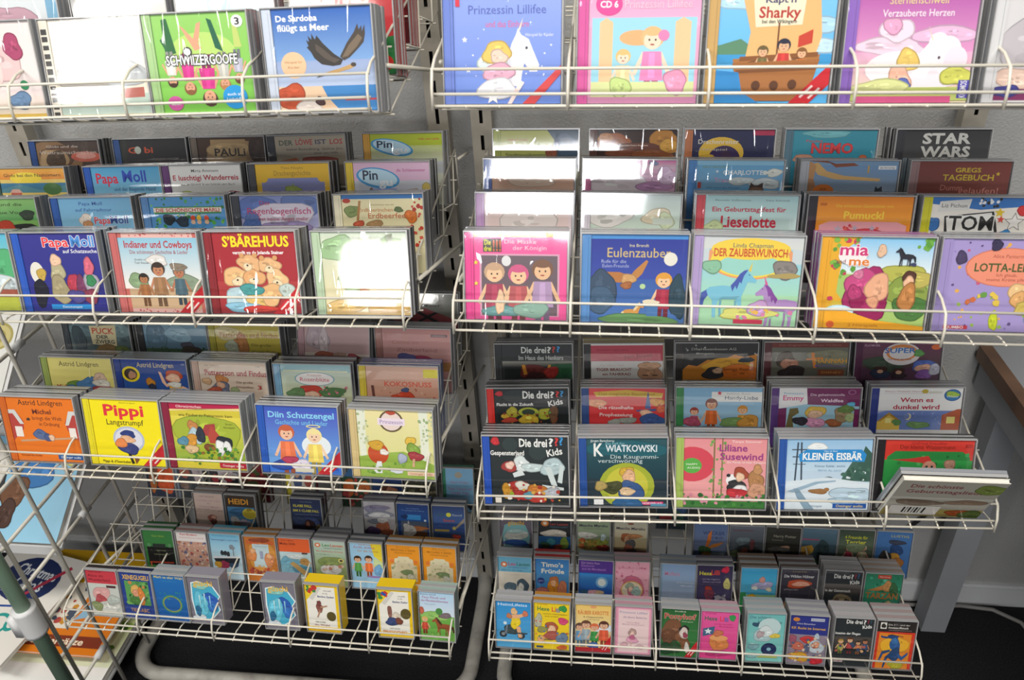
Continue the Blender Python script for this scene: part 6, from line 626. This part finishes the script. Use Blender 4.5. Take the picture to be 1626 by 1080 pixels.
LEAN = {'mauve cover with bright foil patch': 22.5, 'lilac hinged glare cover with yellow corner': 16.3, 'mint glare cover with pastel corner shapes': 16.3, 'peach cover with pale stepped roof': 15, 'pink cover with white glare and ribbon': 15, 'glare washed cream cover with dark lettered hinge': 16.6, 'white glare cover with yellow corner': 15.5, 'glare bleached pale green cover with fruit picture': 16, 'bright green cover with upside down children': 15, 'pale pink watercolour cover cut by frame edge': 13.5}
TURN = {'mauve cover with bright foil patch': -2.2, 'lilac hinged glare cover with yellow corner': 0, 'mint glare cover with pastel corner shapes': -0.8, 'peach cover with pale stepped roof': 0, 'pink cover with white glare and ribbon': -0.8, 'glare washed cream cover with dark lettered hinge': 0, 'white glare cover with yellow corner': 0, 'glare bleached pale green cover with fruit picture': 0, 'pale pink watercolour cover cut by frame edge': -1.5}
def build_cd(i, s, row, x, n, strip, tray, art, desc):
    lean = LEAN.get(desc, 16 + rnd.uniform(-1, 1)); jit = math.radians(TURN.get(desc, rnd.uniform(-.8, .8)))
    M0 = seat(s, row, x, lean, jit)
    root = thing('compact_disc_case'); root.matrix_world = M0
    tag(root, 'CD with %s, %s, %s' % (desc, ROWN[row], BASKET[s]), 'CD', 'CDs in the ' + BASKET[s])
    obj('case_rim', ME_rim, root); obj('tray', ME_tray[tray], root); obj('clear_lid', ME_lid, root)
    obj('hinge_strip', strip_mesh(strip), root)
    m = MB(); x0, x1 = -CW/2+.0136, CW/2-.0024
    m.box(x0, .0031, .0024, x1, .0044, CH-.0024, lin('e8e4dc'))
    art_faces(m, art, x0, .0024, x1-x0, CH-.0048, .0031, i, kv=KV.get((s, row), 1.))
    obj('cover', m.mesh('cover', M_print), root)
    for k in range(1, min(n, 4) + 1):
        q = thing('compact_disc_case')
        q.matrix_world = M0 @ Matrix.Translation((rnd.uniform(-.0015, .0015), k*.01045, rnd.uniform(0, .0012)))
        tag(q, '%s case behind %s, %s, %s' % (ORD[k-1], desc, ROWN[row], BASKET[s]), 'CD', 'CD cases stacked behind front covers')
        obj('case_rim', ME_rim, q)
        obj('tray', ME_tray[tray if tray != 'g' or rnd.random() < .7 else 'd'], q)

BODY = {}
def body_mesh(c, W, H, D):
    key = (c, round(D, 4))
    if key not in BODY:
        b = MB(); col = lin(c); yf = .0072
        b.box(-W/2+.0006, yf, .0006, W/2-.0006, yf+.0008, H-.0006, col); b.box(-W/2, yf+.0008, 0, W/2, D, H, col)
        BODY[key] = b.mesh('case_body', M_box)
    return BODY[key]
def build_cassette(i, s, row, x, n, body, art, desc, D):
    lean = LEAN.get(desc, 15.5 + rnd.uniform(-1, 1)); jit = math.radians(TURN.get(desc, rnd.uniform(-1.2, 1.2)))
    M0 = seat(s, row, x, lean, jit)
    root = thing('cassette_case'); root.matrix_world = M0
    tag(root, '%s, %s, %s' % (desc, ROWN[row], BASKET[s]), 'cassette', 'cassettes in the ' + BASKET[s])
    obj('case_rim', KE_rim, root); obj('clear_lid', KE_lid, root)
    obj('case_body', body_mesh(body, KW, KH, D), root)
    m = MB(); x0, x1 = -KW/2+.0016, KW/2-.0016
    m.box(x0, .0031, .0016, x1, .0070, KH-.0016, lin('e8e4dc'))
    art_faces(m, art, x0, .0016, x1-x0, KH-.0032, .0031, 500+i, kv=KV.get((s, row), 1.))
    obj('cover', m.mesh('cover', M_print), root)
    for k in range(1, n+1):
        q = thing('cassette_case')
        q.matrix_world = M0 @ Matrix.Translation((rnd.uniform(-.001, .001), k*.01685, rnd.uniform(0, .001)))
        tag(q, '%s case behind %s, %s, %s' % (ORD[k-1], desc, ROWN[row], BASKET[s]), 'cassette', 'cassettes stacked behind front ones')
        obj('case_rim', KE_rim, q); obj('case_body', body_mesh(body, KW, KH, D), q)

for i, (s, row, x, n, strip, tray, art, desc) in enumerate(CDS):
    build_cd(i, s, row, x, n, strip, tray, art, desc)
ARTS = {}
for i, (s, row, x, n, body, art, desc, D) in enumerate(CAS):
    build_cassette(i, s, row, x, n, body, art, desc, D)

# ------------------------------------------------------------------ card sleeve tipping out of the third right basket
def slab_book(name, label, cat, M0, W, H, D, art, seed, page=M_page, coverc='d8d4c8'):
    """a closed book or card sleeve lying with its front towards local -y"""
    root = thing(name); root.matrix_world = M0; tag(root, label, cat)
    m = MB(); m.box(-W/2, 0, 0, W/2, .0012, H, lin(coverc)); art_faces(m, art, -W/2, 0, W, H, 0, seed)
    obj('front_cover', m.mesh('front_cover', M_box), root)
    m = MB(); m.box(-W/2+.0012, .0012, .0012, W/2-.0012, D-.0012, H-.0012); obj('pages', m.mesh('pages', page), root)
    m = MB(); m.box(-W/2, D-.0012, 0, W/2, D, H, lin(coverc)); obj('back_cover', m.mesh('back_cover', M_box), root)
    return root
Mt = Matrix.Translation((.489, .9265, EYE-.9045)) @ Matrix.Rotation(math.radians(23), 4, 'X')
slab_book('card_sleeve', 'grey card CD sleeve tipping forward over the third right basket rail', 'CD sleeve', Mt, .142, .125, .0075, BOOKART['digi'], 901)
q = thing('compact_disc_case'); q.matrix_world = Mt @ Matrix.Translation((-.003, .0082, .004))
tag(q, 'clear CD case leaning out behind the tipped grey card sleeve', 'CD')
obj('case_rim', ME_rim, q); obj('tray', ME_tray['g'], q); obj('clear_lid', ME_lid, q)

# ------------------------------------------------------------------ book stand at far left: green pole, grid end panel, sloping books
root = thing('book_stand', (-1.15, .90, 0)); tag(root, 'green-poled book stand with grey wire grid end panel', 'book stand')
m = MB(); m.tube([(.005, -.002, 0), (.005, -.002, 1.45)], .0145, 16); obj('pole', m.mesh('pole', M_green, True), root)
m = MB(); m.tube([(.005, -.002, .395), (.005, -.002, .402), (.005, -.002, .462), (.005, -.002, .469)], .023, 16)
m.box(-.02, -.026, .405, -.004, .02, .459); obj('clamp', m.mesh('clamp', M_white, True), root)
for y in (.035, .130, .240, .348): 
    m = MB(); m.tube([(0, y, .02), (0, y, 1.42)], .0044, 8); obj('grid_bar', m.mesh('grid_bar', M_grid, True), root)
for z in (.17, .275, .38, .49, .60, .70, .82, .915, 1.02, 1.13, 1.24):
    m = MB(); m.tube([(-.004, .0, z), (-.004, .40, z)], .0040, 8); obj('grid_bar', m.mesh('grid_bar', M_grid, True), root)
for y, z in ((.240, .49), (.265, .915), (.110, .17)):
    m = MB(); m.tube([(-.004, y-.016, z), (-.004, y+.016, z)], .008, 10); obj('clip', m.mesh('clip', M_white, True), root)
for (y0, y1, z0, z1) in ((.150, .38, .466, .615), (.196, .38, .842, .996), (.02, .40, .070, .085)):   # sloping shelves
    m = MB()
    n = Vector((0, -(z1-z0), y1-y0)).normalized() * .006
    A = [(-.70, y0, z0), (-.012, y0, z0), (-.012, y1, z1), (-.70, y1, z1)]
    Bq = [(p[0], p[1]-n.y, p[2]-n.z) for p in A]
    m.face(A); m.face(Bq[::-1])
    for i in range(4): m.face((A[i], Bq[i], Bq[(i+1) % 4], A[(i+1) % 4]))
    m.box(-.70, y0-.005, z0-.012, -.012, y0-.001, z0+.012)
    obj('shelf', m.mesh('shelf', M_white), root)
def lying(x, y, z, tilt, turn=0.):
    return Matrix.Translation((x, y, z)) @ Matrix.Rotation(math.radians(turn), 4, 'Z') @ Matrix.Rotation(-math.radians(90-tilt), 4, 'X')
slab_book('picture_book', 'light blue picture book lying on the sloping left shelf', 'book', lying(-1.305, 1.052, EYE-1.219, 33), .27, .235, .020, BOOKART['blue'], 902, coverc='a8c8d8')
slab_book('picture_book', 'white book with gold seal on the upper left shelf', 'book', lying(-1.305, 1.100, EYE-.852, 40), .27, .21, .016, BOOKART['white'], 903)
slab_book('song_book', 'orange and yellow song book under the carol book', 'book', lying(-1.345, 1.02, EYE-1.561, 4), .33, .295, .008, BOOKART['orange'], 905, coverc='d8781c')
slab_book('song_book', 'white carol song book with navy title oval', 'book', lying(-1.50, .985, EYE-1.537, 4.0, -12), .25, .30, .010, BOOKART['carols'], 904)
slab_book('leaf_book', 'pale green leaf-patterned book at bottom of left stand', 'book', lying(-1.33, .942, EYE-1.607, 2.0), .33, .26, .014, BOOKART['leaf'], 906)

# ------------------------------------------------------------------ table at right edge, cables
root = thing('side_table', (.75, 1.40, 0)); tag(root, 'grey-topped table with brown wooden edge right of racks', 'table')
m = MB(); m.box(.024, -1.1, .758, 1.1, .03, .785); obj('table_top', m.mesh('table_top', M_tabwhite), root)
m = MB(); m.box(0, -1.1, .756, .024, .03, .787); obj('wooden_edge', m.mesh('wooden_edge', M_wood), root)
m = MB(); m.box(.012, -1.08, .690, .034, .028, .756); obj('apron', m.mesh('apron', M_tabwhite), root)
for y in (-.06, -1.06):
    for x in (.030, 1.03):
        m = MB(); m.box(x, y, 0, x+.056, y+.056, .690 if x > .1 else .757); o = obj('leg', m.mesh('leg', M_tabwhite), root)
m = MB(); m.tube([(.62, 1.425, .22), (.66, 1.432, .17), (.70, 1.436, .158), (.72, 1.434, .25), (.79, 1.434, .36), (.90, 1.434, .42)], .0045, 8)
tag(obj('cable', m.mesh('cable', M_cable, True)), 'black cable curving up the wall behind right rack', 'cable')
m = MB(); m.tube([(.66, 1.418, .006), (.78, 1.415, .006), (.90, 1.42, .006), (.97, 1.41, .010), (1.02, 1.37, .016), (1.05, 1.28, .007), (1.06, 1.10, .006)], .0048, 8)
tag(obj('cable', m.mesh('cable', M_gcable, True)), 'grey cable along the baseboard on black carpet', 'cable')
